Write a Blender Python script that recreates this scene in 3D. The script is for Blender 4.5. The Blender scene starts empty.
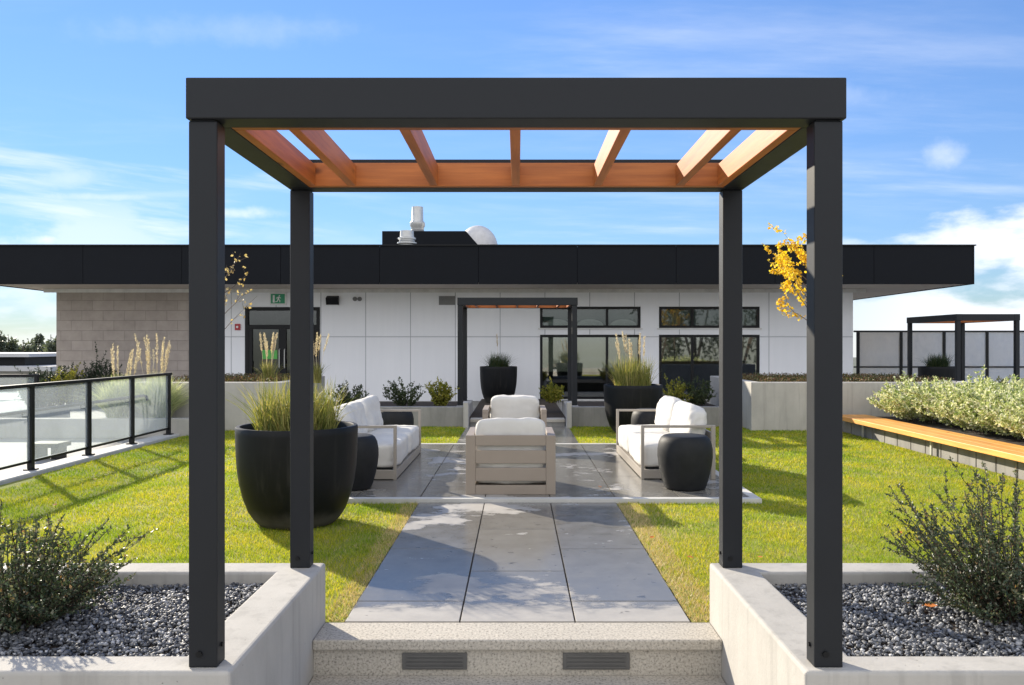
import bpy, math, random
import numpy as np
from mathutils import Vector, Matrix, noise as mnoise

C = bpy.context.scene.collection
R = math.radians
F, CX, CY, CH = 823.0, 517.5, 345.0, 1.48          # focal (px), vanishing point, camera height


def PX(x, D): return (x - CX) / F * D               # photo column -> metres sideways at distance D
def PZ(y, D): return CH - (y - CY) / F * D          # photo row -> height at distance D


# ------------------------------------------------------------------ materials
def nt(m):
    m.use_nodes = True
    t = m.node_tree
    t.nodes.clear()
    return t


def N(t, kind, **kw):
    n = t.nodes.new(kind)
    for k, v in kw.items():
        if k.startswith('_'):
            setattr(n, k[1:], v)
        else:
            n.inputs[k.replace('__', ' ')].default_value = v
    return n


def ramp(t, fac, stops, interp='LINEAR'):
    r = t.nodes.new('ShaderNodeValToRGB')
    r.color_ramp.interpolation = interp
    e = r.color_ramp.elements
    while len(e) > 1:
        e.remove(e[-1])
    e[0].position = stops[0][0]
    e[0].color = (*stops[0][1], 1)
    for p, c in stops[1:]:
        k = e.new(p)
        k.color = (*c, 1)
    t.links.new(fac, r.inputs['Fac'])
    return r.outputs['Color']


def mth(t, op, a, b=None, c=None, clamp=False):
    n = t.nodes.new('ShaderNodeMath')
    n.operation = op
    n.use_clamp = clamp
    for i, v in enumerate((a, b, c)):
        if v is None:
            continue
        if isinstance(v, (int, float)):
            n.inputs[i].default_value = v
        else:
            t.links.new(v, n.inputs[i])
    return n.outputs[0]


def sstep(t, v, lo, hi):
    n = t.nodes.new('ShaderNodeMapRange')
    n.interpolation_type = 'SMOOTHSTEP'
    n.inputs['From Min'].default_value = lo
    n.inputs['From Max'].default_value = hi
    t.links.new(v, n.inputs['Value'])
    return n.outputs['Result']


def mixc(t, fac, a, b, mode='MIX'):
    n = t.nodes.new('ShaderNodeMix')
    n.data_type = 'RGBA'
    n.blend_type = mode
    for sock, v in ((n.inputs['Factor'], fac), (n.inputs['A'], a), (n.inputs['B'], b)):
        if isinstance(v, (int, float)):
            sock.default_value = v
        elif isinstance(v, tuple):
            sock.default_value = (*v, 1)
        else:
            t.links.new(v, sock)
    return n.outputs['Result']


def out(t, shader):
    o = t.nodes.new('ShaderNodeOutputMaterial')
    t.links.new(shader, o.inputs['Surface'])


def coords(t, scale=(1, 1, 1)):
    tc = t.nodes.new('ShaderNodeTexCoord')
    mp = t.nodes.new('ShaderNodeMapping')
    mp.inputs['Scale'].default_value = scale
    t.links.new(tc.outputs['Object'], mp.inputs['Vector'])
    return mp.outputs['Vector']


def noise(t, vec, scale, detail=6, rough=.6):
    n = N(t, 'ShaderNodeTexNoise', Scale=scale, Detail=detail, Roughness=rough)
    t.links.new(vec, n.inputs['Vector'])
    return n.outputs['Fac']


def mat(name, c1, c2=None, rough=.6, scale=6, stretch=(1, 1, 1), bump=0, bscale=60, metal=0, spec=.5, fine=0):
    m = bpy.data.materials.new(name)
    t = nt(m)
    v = coords(t, stretch)
    b = N(t, 'ShaderNodeBsdfPrincipled', Roughness=rough, Metallic=metal)
    b.inputs['Specular IOR Level'].default_value = spec
    c2 = c2 or tuple(x * .8 for x in c1)
    f = noise(t, v, scale)
    col = ramp(t, f, [(.3, c2), (.7, c1)])
    if fine:
        f2 = noise(t, coords(t), fine, 3, .7)
        col = mixc(t, .55, col, ramp(t, f2, [(.36, tuple(x * .2 for x in c1)), (.45, c1), (.66, tuple(min(1, x * 1.6) for x in c1))]))
    t.links.new(col, b.inputs['Base Color'])
    if rough > .15:
        t.links.new(mth(t, 'MULTIPLY_ADD', f, .2, rough - .1), b.inputs['Roughness'])
    if bump:
        bn = N(t, 'ShaderNodeBump', Strength=bump, Distance=.01)
        t.links.new(noise(t, coords(t), bscale, 5, .65), bn.inputs['Height'])
        t.links.new(bn.outputs['Normal'], b.inputs['Normal'])
    out(t, b.outputs['BSDF'])
    return m


def leafmat(name, stops, trans=.35, rough=.5, patch=None, through=(1.3, 1.3, .7)):
    """colour drawn once per leaf; light passes through"""
    m = bpy.data.materials.new(name)
    t = nt(m)
    g = t.nodes.new('ShaderNodeNewGeometry')
    col = ramp(t, g.outputs['Random Per Island'], stops)
    if patch:
        f = noise(t, coords(t), patch[0], 4, .6)
        col = mixc(t, ramp(t, f, [(.42, (0, 0, 0)), (.62, (1, 1, 1))]), col, ramp(t, g.outputs['Random Per Island'], patch[1]))
    b = N(t, 'ShaderNodeBsdfPrincipled', Roughness=rough)
    b.inputs['Specular IOR Level'].default_value = .35
    tr = t.nodes.new('ShaderNodeBsdfTranslucent')
    mx = N(t, 'ShaderNodeMixShader', Fac=trans)
    t.links.new(col, b.inputs['Base Color'])
    t.links.new(mixc(t, 1., col, through, 'MULTIPLY'), tr.inputs['Color'])
    t.links.new(b.outputs[0], mx.inputs[1])
    t.links.new(tr.outputs[0], mx.inputs[2])
    out(t, mx.outputs[0])
    return m


M = {}
M['frame'] = mat('charcoal_powder_coat', (.0125, .0145, .0175), (.0105, .012, .0145), rough=.5, scale=3, bump=.04, bscale=300, spec=.3)
M['fascia'] = mat('fascia_metal', (.0075, .009, .0125), (.006, .0072, .010), rough=.55, scale=1.2, spec=.12)
M['black'] = mat('black_metal', (.007, .0075, .0085), rough=.45, spec=.25)


def wood_mat(name, c1, c2, axis):
    """sawn boards: grain runs along axis (0 = x, 1 = y), with knots and board to board tone"""
    m = bpy.data.materials.new(name)
    t = nt(m)
    sc_ = [9, 9, 9]
    sc_[axis] = .55
    v = coords(t, tuple(sc_))
    f = noise(t, v, 3.2, 8, .62)
    f2 = noise(t, coords(t, tuple(x * .35 for x in sc_)), 2.0, 3, .5)
    col = ramp(t, f, [(.38, c2), (.5, tuple((p + q) / 2 for p, q in zip(c1, c2))), (.6, c1)])
    col = mixc(t, .5, col, ramp(t, f2, [(.3, tuple(x * .62 for x in c1)), (.7, tuple(min(1, x * 1.25) for x in c1))]))
    oi = t.nodes.new('ShaderNodeObjectInfo')
    col = mixc(t, 1., col, ramp(t, oi.outputs['Random'], [(0, (.82, .78, .74)), (1, (1.08, 1.1, 1.1))]), 'MULTIPLY')
    ks = [5, 5, 5]
    ks[axis] = 2.1
    vo = N(t, 'ShaderNodeTexVoronoi', Scale=1.0)
    t.links.new(coords(t, tuple(ks)), vo.inputs['Vector'])
    kn = mth(t, 'SUBTRACT', 1., sstep(t, vo.outputs['Distance'], .04, .13))
    col = mixc(t, mth(t, 'MULTIPLY', kn, .8), col, tuple(x * .3 for x in c2))
    b_ = N(t, 'ShaderNodeBsdfPrincipled', Roughness=.5)
    t.links.new(col, b_.inputs['Base Color'])
    bn = N(t, 'ShaderNodeBump', Strength=.25, Distance=.003)
    t.links.new(f, bn.inputs['Height'])
    t.links.new(bn.outputs['Normal'], b_.inputs['Normal'])
    out(t, b_.outputs[0])
    return m


M['cedar'] = wood_mat('cedar', (.52, .16, .030), (.24, .055, .010), 1)
M['cedar_x'] = wood_mat('cedar_crosswise', (.50, .165, .033), (.24, .058, .011), 0)
M['benchwood'] = wood_mat('bench_timber', (.80, .385, .09), (.52, .20, .045), 1)


def concrete_mat(name, c1, c2):
    """cast concrete: mottling, run marks down the faces, air holes"""
    m = bpy.data.materials.new(name)
    t = nt(m)
    f = noise(t, coords(t, (1, 1, .6)), 2.4, 8, .62)
    st_ = noise(t, coords(t, (5, 5, .35)), 2.6, 6, .6)
    col = ramp(t, f, [(.3, c2), (.7, c1)])
    col = mixc(t, mth(t, 'MULTIPLY', sstep(t, st_, .5, .68), .30), col, tuple(x * .62 for x in c2))
    vo = N(t, 'ShaderNodeTexVoronoi', Scale=26.0)
    t.links.new(coords(t), vo.inputs['Vector'])
    hole = mth(t, 'MULTIPLY', mth(t, 'SUBTRACT', 1., sstep(t, vo.outputs['Distance'], .05, .11)), sstep(t, noise(t, coords(t), 3, 3, .5), .5, .58))
    col = mixc(t, mth(t, 'MULTIPLY', hole, .6), col, tuple(x * .35 for x in c2))
    b_ = N(t, 'ShaderNodeBsdfPrincipled', Roughness=.85)
    b_.inputs['Specular IOR Level'].default_value = .3
    t.links.new(col, b_.inputs['Base Color'])
    bn = N(t, 'ShaderNodeBump', Strength=.25, Distance=.008)
    t.links.new(mth(t, 'SUBTRACT', noise(t, coords(t), 40, 6, .65), hole), bn.inputs['Height'])
    t.links.new(bn.outputs['Normal'], b_.inputs['Normal'])
    out(t, b_.outputs[0])
    return m


M['concrete'] = concrete_mat('cast_concrete', (.47, .45, .41), (.36, .345, .315))
M['concrete_dark'] = concrete_mat('weathered_concrete', (.31, .30, .28), (.20, .195, .18))
M['kerb'] = mat('kerb_concrete', (.55, .54, .5), (.45, .44, .41), rough=.85, scale=5, bump=.2)
M['aggregate'] = mat('exposed_aggregate', (.43, .395, .335), (.31, .285, .24), rough=.8, scale=2.5, bump=.3, bscale=120, fine=80)
M['pave_far'] = mat('pale_paving', (.31, .305, .29), (.25, .245, .23), rough=.8, scale=1.1, bump=.1)
M['pot'] = mat('matte_black_planter', (.0105, .0115, .0125), (.008, .009, .0098), rough=.5, scale=3, bump=.12, bscale=150, spec=.25)
def pot_mat():
    m = bpy.data.materials.new('matte_black_planter_dusty')
    t = nt(m)
    tc = t.nodes.new('ShaderNodeTexCoord')
    sp_ = t.nodes.new('ShaderNodeSeparateXYZ')
    t.links.new(tc.outputs['Object'], sp_.inputs[0])
    f = noise(t, coords(t), 6, 7, .65)
    run = noise(t, coords(t, (6, 6, .5)), 2.4, 5, .6)
    splash = mth(t, 'MULTIPLY', mth(t, 'SUBTRACT', 1., sstep(t, mth(t, 'ADD', sp_.outputs['Z'], mth(t, 'MULTIPLY', f, -.16)), -.05, .10)), .75)
    dust = mth(t, 'MAXIMUM', splash, mth(t, 'MULTIPLY', sstep(t, run, .52, .72), .12))
    col = mixc(t, dust, ramp(t, f, [(.3, (.0045, .005, .006)), (.7, (.007, .0078, .0088))]), (.10, .092, .082))
    b_ = N(t, 'ShaderNodeBsdfPrincipled', Roughness=.5)
    b_.inputs['Specular IOR Level'].default_value = .2
    t.links.new(col, b_.inputs['Base Color'])
    t.links.new(mth(t, 'MULTIPLY_ADD', dust, .4, .48, clamp=True), b_.inputs['Roughness'])
    out(t, b_.outputs[0])
    return m


M['pot'] = pot_mat()
M['drum'] = mat('charcoal_stool_cement', (.0185, .0195, .021), (.011, .012, .013), rough=.6, scale=9, bump=.15, bscale=110, spec=.2)
M['vent_grey'] = mat('vent_grey', (.115, .112, .105), rough=.6)
M['soil'] = mat('soil', (.05, .035, .025), (.025, .018, .013), rough=.95, scale=30, bump=.6, bscale=60)
M['taupe'] = mat('taupe_aluminium', (.30, .25, .20), (.27, .222, .178), rough=.5, scale=3)
M['greyframe'] = mat('pewter_aluminium', (.33, .295, .25), (.29, .26, .222), rough=.45, scale=3)
M['fabric'] = mat('offwhite_fabric', (.62, .60, .555), (.56, .54, .50), rough=.95, scale=3.5, bump=.12, bscale=420, spec=.2)
M['soffit'] = mat('soffit_panel', (.52, .46, .40), (.46, .40, .35), rough=.7, scale=1)
M['trimwhite'] = mat('white_trim', (.74, .73, .71), rough=.6)
M['interior'] = mat('interior_plaster', (.25, .24, .22), rough=.9)
M['interior_dark'] = mat('interior_floor', (.08, .075, .07), rough=.6)
M['blind_cream'] = mat('roller_blind_cream', (.74, .70, .58), (.68, .65, .54), rough=.9, scale=1.5)
M['blind_grey'] = mat('roller_blind_grey', (.30, .34, .32), (.24, .28, .265), rough=.9, scale=1.5)
M['galv'] = mat('galvanised_steel', (.62, .61, .58), (.5, .5, .48), rough=.4, scale=8, metal=.35)
M['dome'] = mat('white_fibreglass', (.66, .64, .62), rough=.5)
M['green'] = mat('sign_green', (.02, .30, .14), (.02, .27, .12), rough=.4)
M['notice'] = mat('notice_green', (.10, .45, .08), rough=.5)
M['white'] = mat('white_paint', (.8, .8, .78), rough=.5)
M['red'] = mat('alarm_red', (.45, .02, .03), rough=.35)
M['louvre'] = mat('grey_louvre', (.22, .22, .22), rough=.5)
M['bark'] = mat('bark', (.17, .13, .10), (.09, .07, .055), rough=.9, scale=20, bump=.5)
M['twig'] = mat('dark_twig', (.07, .045, .03), (.045, .03, .02), rough=.9, scale=20)
M['farroof'] = mat('far_roof', (.5, .5, .5), (.42, .42, .42), rough=.8, scale=.3)
M['farwall'] = mat('far_wall', (.5, .48, .45), (.42, .41, .39), rough=.8, scale=.4)
M['farland'] = mat('far_land', (.09, .11, .06), (.13, .13, .12), rough=.95, scale=.03)
M['lawnbase'] = mat('lawn_soil', (.19, .23, .02), (.27, .235, .05), rough=.95, scale=3, bump=.5, bscale=90)
M['grass'] = leafmat('lawn_grass', [(0, (.19, .245, .010)), (.45, (.37, .395, .014)), (.8, (.54, .49, .025)), (1, (.64, .48, .11))], trans=.5,
                     patch=(1.3, [(0, (.11, .20, .008)), (.5, (.22, .32, .012)), (1, (.38, .43, .02))]))
M['thatch'] = leafmat('dry_thatch', [(0, (.46, .33, .16)), (.5, (.62, .48, .27)), (.85, (.7, .55, .34)), (1, (.3, .3, .05))], trans=.3)
M['cotoneaster'] = leafmat('small_dark_leaves', [(0, (.03, .05, .026)), (.5, (.065, .095, .05)), (.8, (.13, .15, .09)), (.95, (.24, .23, .17)), (1, (.32, .17, .07))], trans=.25, rough=.4)
M['variegated'] = leafmat('variegated_leaves', [(0, (.16, .24, .06)), (.35, (.42, .48, .18)), (.6, (.72, .73, .46)), (1, (.83, .83, .66))], trans=.38, through=(1.15, 1.15, .85))
M['yellowleaf'] = leafmat('golden_leaves', [(0, (.66, .38, .02)), (.5, (.84, .57, .03)), (1, (.92, .72, .09))], trans=.4)
M['paleleaf'] = leafmat('dry_pale_leaves', [(0, (.38, .26, .11)), (.5, (.55, .42, .22)), (1, (.66, .53, .32))], trans=.35)
M['potgrass'] = leafmat('yellowing_blades', [(0, (.10, .13, .03)), (.5, (.25, .26, .07)), (.85, (.42, .36, .13)), (1, (.55, .45, .22))], trans=.35)
M['bluegrass'] = leafmat('pale_blades', [(0, (.26, .32, .16)), (.5, (.50, .53, .32)), (1, (.70, .69, .50))], trans=.35)
M['darkgrass'] = leafmat('dark_blades', [(0, (.015, .03, .012)), (.6, (.04, .07, .025)), (1, (.09, .10, .04))], trans=.25)
M['plume'] = leafmat('straw_plumes', [(0, (.46, .375, .30)), (.5, (.62, .53, .45)), (1, (.76, .68, .60))], trans=.35)
M['shrubgreen'] = leafmat('shrub_leaves', [(0, (.03, .05, .02)), (.6, (.06, .085, .035)), (1, (.11, .13, .06))], trans=.3)
M['limeleaf'] = leafmat('lime_leaves', [(0, (.12, .15, .02)), (.5, (.26, .26, .04)), (1, (.42, .36, .07))], trans=.4)
M['sedum'] = leafmat('sedum', [(0, (.05, .07, .02)), (.45, (.11, .11, .03)), (.7, (.17, .08, .05)), (1, (.24, .16, .07))], trans=.2)
M['conifer'] = leafmat('conifer_sprays', [(0, (.012, .025, .013)), (1, (.035, .055, .028))], trans=.15)
M['farleaf'] = leafmat('far_foliage', [(0, (.07, .09, .07)), (1, (.13, .15, .11))], trans=.3)
M['orangeleaf'] = leafmat('fallen_leaf', [(0, (.5, .13, .02)), (1, (.62, .24, .05))], trans=.2)


def pebble_mat():
    m = bpy.data.materials.new('dark_crushed_stone')
    t = nt(m)
    g = t.nodes.new('ShaderNodeNewGeometry')
    col = ramp(t, g.outputs['Random Per Island'], [(0, (.035, .037, .042)), (.4, (.10, .105, .115)), (.8, (.22, .225, .235)), (1, (.48, .48, .48))])
    b = N(t, 'ShaderNodeBsdfPrincipled', Roughness=.6)
    t.links.new(col, b.inputs['Base Color'])
    out(t, b.outputs[0])
    return m


M['pebble'] = pebble_mat()


def slate_mat(name='slate_paving', ca=(.43, .405, .36), cb=(.33, .31, .28), wetlo=.405, wethi=.455):
    """grey porcelain paving with damp patches drying out"""
    m = bpy.data.materials.new(name)
    t = nt(m)
    g = t.nodes.new('ShaderNodeNewGeometry')
    v = coords(t)
    tile = ramp(t, g.outputs['Random Per Island'], [(0, ca), (1, cb)])
    mott = noise(t, v, 5, 8, .65)
    col = mixc(t, .45, tile, ramp(t, mott, [(.3, tuple(x * .78 for x in cb)), (.7, tuple(x * 1.1 for x in ca))]))
    n1 = noise(t, coords(t, (1, 1.25, 1)), .9, 3, .5)
    n2 = noise(t, coords(t, (1, 1.6, 1)), 4.2, 7, .68)
    wn = mth(t, 'ADD', mth(t, 'MULTIPLY', n1, .66), mth(t, 'MULTIPLY', n2, .34))
    w = sstep(t, wn, wetlo, wethi)
    sp_ = t.nodes.new('ShaderNodeSeparateXYZ')
    t.links.new(v, sp_.inputs[0])
    w = mth(t, 'MULTIPLY', w, sstep(t, mth(t, 'ADD', sp_.outputs['Y'], mth(t, 'MULTIPLY', n2, -.7)), 4.22, 4.36))
    # drying rims and small dark stains
    n3 = noise(t, coords(t, (1, 1.5, 1)), 9, 4, .6)
    spot = mth(t, 'MULTIPLY', sstep(t, n3, .63, .68), sstep(t, n1, .46, .56))
    col = mixc(t, mth(t, 'MULTIPLY', w, .85), col, mixc(t, 1., col, (.37, .375, .37), 'MULTIPLY'))
    col = mixc(t, mth(t, 'MULTIPLY', spot, .7), col, (.05, .048, .045))
    b = N(t, 'ShaderNodeBsdfPrincipled', Roughness=.5)
    t.links.new(col, b.inputs['Base Color'])
    t.links.new(mth(t, 'ADD', mth(t, 'MULTIPLY', w, -.36), mth(t, 'MULTIPLY_ADD', mott, .2, .44)), b.inputs['Roughness'])
    bn = N(t, 'ShaderNodeBump', Strength=.08, Distance=.004)
    t.links.new(noise(t, v, 70, 5, .6), bn.inputs['Height'])
    t.links.new(bn.outputs['Normal'], b.inputs['Normal'])
    out(t, b.outputs[0])
    return m


M['slate'] = slate_mat()


def panel_mat():
    """white cladding panels with shadow joints; object x/z in metres"""
    m = bpy.data.materials.new('white_cladding_panels')
    t = nt(m)
    tc = t.nodes.new('ShaderNodeTexCoord')
    s = t.nodes.new('ShaderNodeSeparateXYZ')
    t.links.new(tc.outputs['Object'], s.inputs[0])
    fx = mth(t, 'FRACT', mth(t, 'DIVIDE', mth(t, 'ADD', s.outputs['X'], 40 * 1.225 + 4.16), 1.225))
    jx = mth(t, 'LESS_THAN', fx, .016)
    jz = mth(t, 'LESS_THAN', mth(t, 'ABSOLUTE', mth(t, 'SUBTRACT', s.outputs['Z'], PZ(335, 22.5))), .010)
    j = mth(t, 'MAXIMUM', jx, jz)
    f = mth(t, 'ADD', mth(t, 'MULTIPLY', noise(t, tc.outputs['Object'], .8, 5, .6), .5), mth(t, 'MULTIPLY', noise(t, coords(t, (3.5, 1, .22)), 2.2, 5, .6), .5))
    col = mixc(t, j, ramp(t, f, [(.3, (.80, .81, .83)), (.7, (.86, .865, .88))]), (.40, .41, .43))
    b = N(t, 'ShaderNodeBsdfPrincipled', Roughness=.55)
    t.links.new(col, b.inputs['Base Color'])
    bn = N(t, 'ShaderNodeBump', Strength=.6, Distance=-.012)
    t.links.new(j, bn.inputs['Height'])
    t.links.new(bn.outputs['Normal'], b.inputs['Normal'])
    out(t, b.outputs[0])
    return m


M['panel'] = panel_mat()


def stone_mat():
    m = bpy.data.materials.new('taupe_stone_blocks')
    t = nt(m)
    tc = t.nodes.new('ShaderNodeTexCoord')
    s = t.nodes.new('ShaderNodeSeparateXYZ')
    c = t.nodes.new('ShaderNodeCombineXYZ')
    t.links.new(tc.outputs['Object'], s.inputs[0])
    t.links.new(s.outputs['X'], c.inputs['X'])
    t.links.new(s.outputs['Z'], c.inputs['Y'])
    b_ = N(t, 'ShaderNodeTexBrick', Scale=1.0)
    b_.inputs['Color1'].default_value = (.33, .285, .25, 1)
    b_.inputs['Color2'].default_value = (.42, .365, .325, 1)
    b_.inputs['Mortar'].default_value = (.25, .215, .19, 1)
    b_.inputs['Mortar Size'].default_value = .008
    b_.inputs['Brick Width'].default_value = .58
    b_.inputs['Row Height'].default_value = .275
    t.links.new(c.outputs[0], b_.inputs['Vector'])
    f = noise(t, tc.outputs['Object'], 3, 6, .65)
    col = mixc(t, .45, b_.outputs['Color'], ramp(t, f, [(.3, (.26, .225, .20)), (.7, (.46, .405, .36))]))
    b = N(t, 'ShaderNodeBsdfPrincipled', Roughness=.85)
    t.links.new(col, b.inputs['Base Color'])
    bn = N(t, 'ShaderNodeBump', Strength=.7, Distance=-.01)
    t.links.new(b_.outputs['Fac'], bn.inputs['Height'])
    t.links.new(bn.outputs['Normal'], b.inputs['Normal'])
    out(t, b.outputs[0])
    return m


M['stone'] = stone_mat()


def glass_mat(name, tint, refl, haze=0., hazecol=(.8, .85, .88), frost=False):
    m = bpy.data.materials.new(name)
    t = nt(m)
    tr = t.nodes.new('ShaderNodeBsdfTransparent')
    tr.inputs['Color'].default_value = (*tint, 1)
    gl = N(t, 'ShaderNodeBsdfGlossy', Roughness=.02)
    fr = N(t, 'ShaderNodeLayerWeight', Blend=.5)
    fac = mth(t, 'MULTIPLY_ADD', mth(t, 'POWER', fr.outputs['Facing'], 5.), .9, refl, clamp=True)
    mx = t.nodes.new('ShaderNodeMixShader')
    t.links.new(fac, mx.inputs[0])
    t.links.new(tr.outputs[0], mx.inputs[1])
    t.links.new(gl.outputs[0], mx.inputs[2])
    sh = mx.outputs[0]
    if haze:
        d = N(t, 'ShaderNodeBsdfDiffuse')
        d.inputs['Color'].default_value = (*hazecol, 1)
        tl = N(t, 'ShaderNodeBsdfTranslucent')
        tl.inputs['Color'].default_value = (*hazecol, 1)
        m1 = N(t, 'ShaderNodeMixShader', Fac=.6 if haze < .5 else .9)
        t.links.new(d.outputs[0], m1.inputs[1])
        t.links.new(tl.outputs[0], m1.inputs[2])
        m2 = t.nodes.new('ShaderNodeMixShader')
        f = noise(t, coords(t, (1, 1, .6)), 2.2, 5, .6)
        t.links.new(mth(t, 'MULTIPLY_ADD', f, haze * .8, haze * .6, clamp=True), m2.inputs[0])
        t.links.new(sh, m2.inputs[1])
        t.links.new(m1.outputs[0], m2.inputs[2])
        sh = m2.outputs[0]
    out(t, sh)
    return m


M['railglass'] = glass_mat('dewy_rail_glass', (.93, .965, .97), .03, haze=.14)
M['frosted'] = glass_mat('frosted_glass', (.95, .95, .95), .02, haze=.95, hazecol=(1.0, .94, .86))
M['window'] = glass_mat('window_glass', (.66, .70, .68), .22)
M['window_dim'] = glass_mat('tinted_window_glass', (.66, .70, .68), .06)


# ------------------------------------------------------------------ mesh builders
def fast_mesh(name, verts, faces, k):
    """verts (n,3), faces (m,k) numpy -> mesh"""
    me = bpy.data.meshes.new(name)
    verts = np.ascontiguousarray(verts, dtype=np.float32)
    faces = np.ascontiguousarray(faces, dtype=np.int32)
    me.vertices.add(len(verts))
    me.vertices.foreach_set('co', verts.ravel())
    me.loops.add(faces.size)
    me.loops.foreach_set('vertex_index', faces.ravel())
    me.polygons.add(len(faces))
    me.polygons.foreach_set('loop_start', np.arange(0, faces.size, k, dtype=np.int32))
    me.polygons.foreach_set('loop_total', np.full(len(faces), k, dtype=np.int32))
    me.update(calc_edges=True)
    me.validate()
    return me


def link(name, me, m, parent=None, loc=None):
    o = bpy.data.objects.new(name, me)
    C.objects.link(o)
    if m is not None:
        me.materials.append(m)
    if parent is not None:
        o.parent = parent
    if loc is not None:
        o.location = loc
    return o


class MB:
    def __init__(s):
        s.v, s.f = [], []

    def add(s, vs, fs):
        k = len(s.v)
        s.v += [tuple(p) for p in vs]
        s.f += [tuple(i + k for i in f) for f in fs]
        return s

    def box(s, x0, x1, y0, y1, z0, z1):
        return s.add([(x0, y0, z0), (x1, y0, z0), (x1, y1, z0), (x0, y1, z0), (x0, y0, z1), (x1, y0, z1), (x1, y1, z1), (x0, y1, z1)],
                     [(0, 3, 2, 1), (4, 5, 6, 7), (0, 1, 5, 4), (1, 2, 6, 5), (2, 3, 7, 6), (3, 0, 4, 7)])

    def prism(s, pts, y0, y1):
        """polygon in x,z extruded along y"""
        n = len(pts)
        return s.add([(x, y0, z) for x, z in pts] + [(x, y1, z) for x, z in pts],
                     [tuple(range(n)), tuple(range(2 * n - 1, n - 1, -1))] + [(i, i + n, (i + 1) % n + n, (i + 1) % n) for i in range(n)])

    def lathe(s, prof, n=48, c=(0, 0)):
        vs, fs = [], []
        for r, z in prof:
            for i in range(n):
                a = 2 * math.pi * i / n
                vs.append((c[0] + r * math.cos(a), c[1] + r * math.sin(a), z))
        for j in range(len(prof) - 1):
            for i in range(n):
                fs.append((j * n + i, j * n + (i + 1) % n, (j + 1) * n + (i + 1) % n, (j + 1) * n + i))
        if prof[0][0] > 1e-6:
            fs.append(tuple(range(n - 1, -1, -1)))
        if prof[-1][0] > 1e-6:
            fs.append(tuple((len(prof) - 1) * n + i for i in range(n)))
        return s.add(vs, fs)

    def tube(s, pts, radii, n=6, caps=True):
        pts = [Vector(p) for p in pts]
        if not hasattr(radii, '__len__'):
            radii = [radii] * len(pts)
        vs, fs = [], []
        for i, p in enumerate(pts):
            d = (pts[min(i + 1, len(pts) - 1)] - pts[max(i - 1, 0)]).normalized()
            a = d.orthogonal().normalized() if i == 0 else (a0 - d * a0.dot(d)).normalized()
            a0 = a
            b = d.cross(a)
            for k in range(n):
                t = 2 * math.pi * k / n
                vs.append(p + (a * math.cos(t) + b * math.sin(t)) * radii[i])
        for i in range(len(pts) - 1):
            for k in range(n):
                fs.append((i * n + k, i * n + (k + 1) % n, (i + 1) * n + (k + 1) % n, (i + 1) * n + k))
        if caps:
            fs.append(tuple(range(n - 1, -1, -1)))
            fs.append(tuple((len(pts) - 1) * n + k for k in range(n)))
        return s.add(vs, fs)

    def build(s, name, m, parent=None, loc=None, bevel=0, smooth=False, seg=2):
        me = bpy.data.meshes.new(name)
        me.from_pydata(s.v, [], s.f)
        me.update()
        o = link(name, me, m, parent, loc)
        if smooth:
            me.polygons.foreach_set('use_smooth', [True] * len(me.polygons))
            md = o.modifiers.new('edge', 'EDGE_SPLIT')
            md.split_angle = R(38)
        if bevel:
            md = o.modifiers.new('bevel', 'BEVEL')
            md.width = bevel
            md.segments = seg
            md.limit_method = 'ANGLE'
            md.angle_limit = R(40)
        return o


def thing(name, label, cat, loc=(0, 0, 0), rz=0, group=None):
    o = bpy.data.objects.new(name, None)
    C.objects.link(o)
    o.location = loc
    o.rotation_euler = (0, 0, rz)
    o.empty_display_size = .1
    return tag(o, label, cat, group)


def tag(o, label, cat, group=None, kind=None):
    if label:
        o['label'] = label
    if cat:
        o['category'] = cat
    if group:
        o['group'] = group
    if kind:
        o['kind'] = kind
    return o


def kids(o): return [c for c in bpy.data.objects if c.parent == o]


def copy_tree(o, parent=None):
    c = o.copy()
    C.objects.link(c)
    if parent is not None:
        c.parent = parent
    for ch in kids(o):
        copy_tree(ch, c)
    return c


def dup(src, label, loc, rz=0, scale=None):
    c = copy_tree(src)
    c.location = loc
    c.rotation_euler = (0, 0, rz)
    if scale:
        c.scale = scale
    c['label'] = label
    return c


def struct(o):
    o['kind'] = 'structure'
    return o


# leaf-like scatter: each leaf is a folded pair of triangles around its own axis
def leaf_arrays(P, D, L, W, rng, up=.35):
    """P base points (n,3), D direction (n,3), L lengths, W widths"""
    n = len(P)
    D = D / np.maximum(np.linalg.norm(D, axis=1, keepdims=True), 1e-6)
    rnd = rng.normal(size=(n, 3))
    S = np.cross(D, rnd)
    S /= np.maximum(np.linalg.norm(S, axis=1, keepdims=True), 1e-6)
    U = np.cross(S, D)
    L = np.asarray(L).reshape(-1, 1) * np.ones((n, 1))
    W = np.asarray(W).reshape(-1, 1) * np.ones((n, 1))
    mid = P + D * L * .5 - U * L * .06
    tip = P + D * L - U * L * .05
    v = np.stack([P, mid + S * W * .5 + U * W * up, tip, mid - S * W * .5 + U * W * up], 1).reshape(-1, 3)
    i = np.arange(n)[:, None] * 4
    f = np.concatenate([i + np.array([[0, 1, 2]]), i + np.array([[0, 2, 3]])], 1).reshape(-1, 3)
    return v, f


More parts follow.
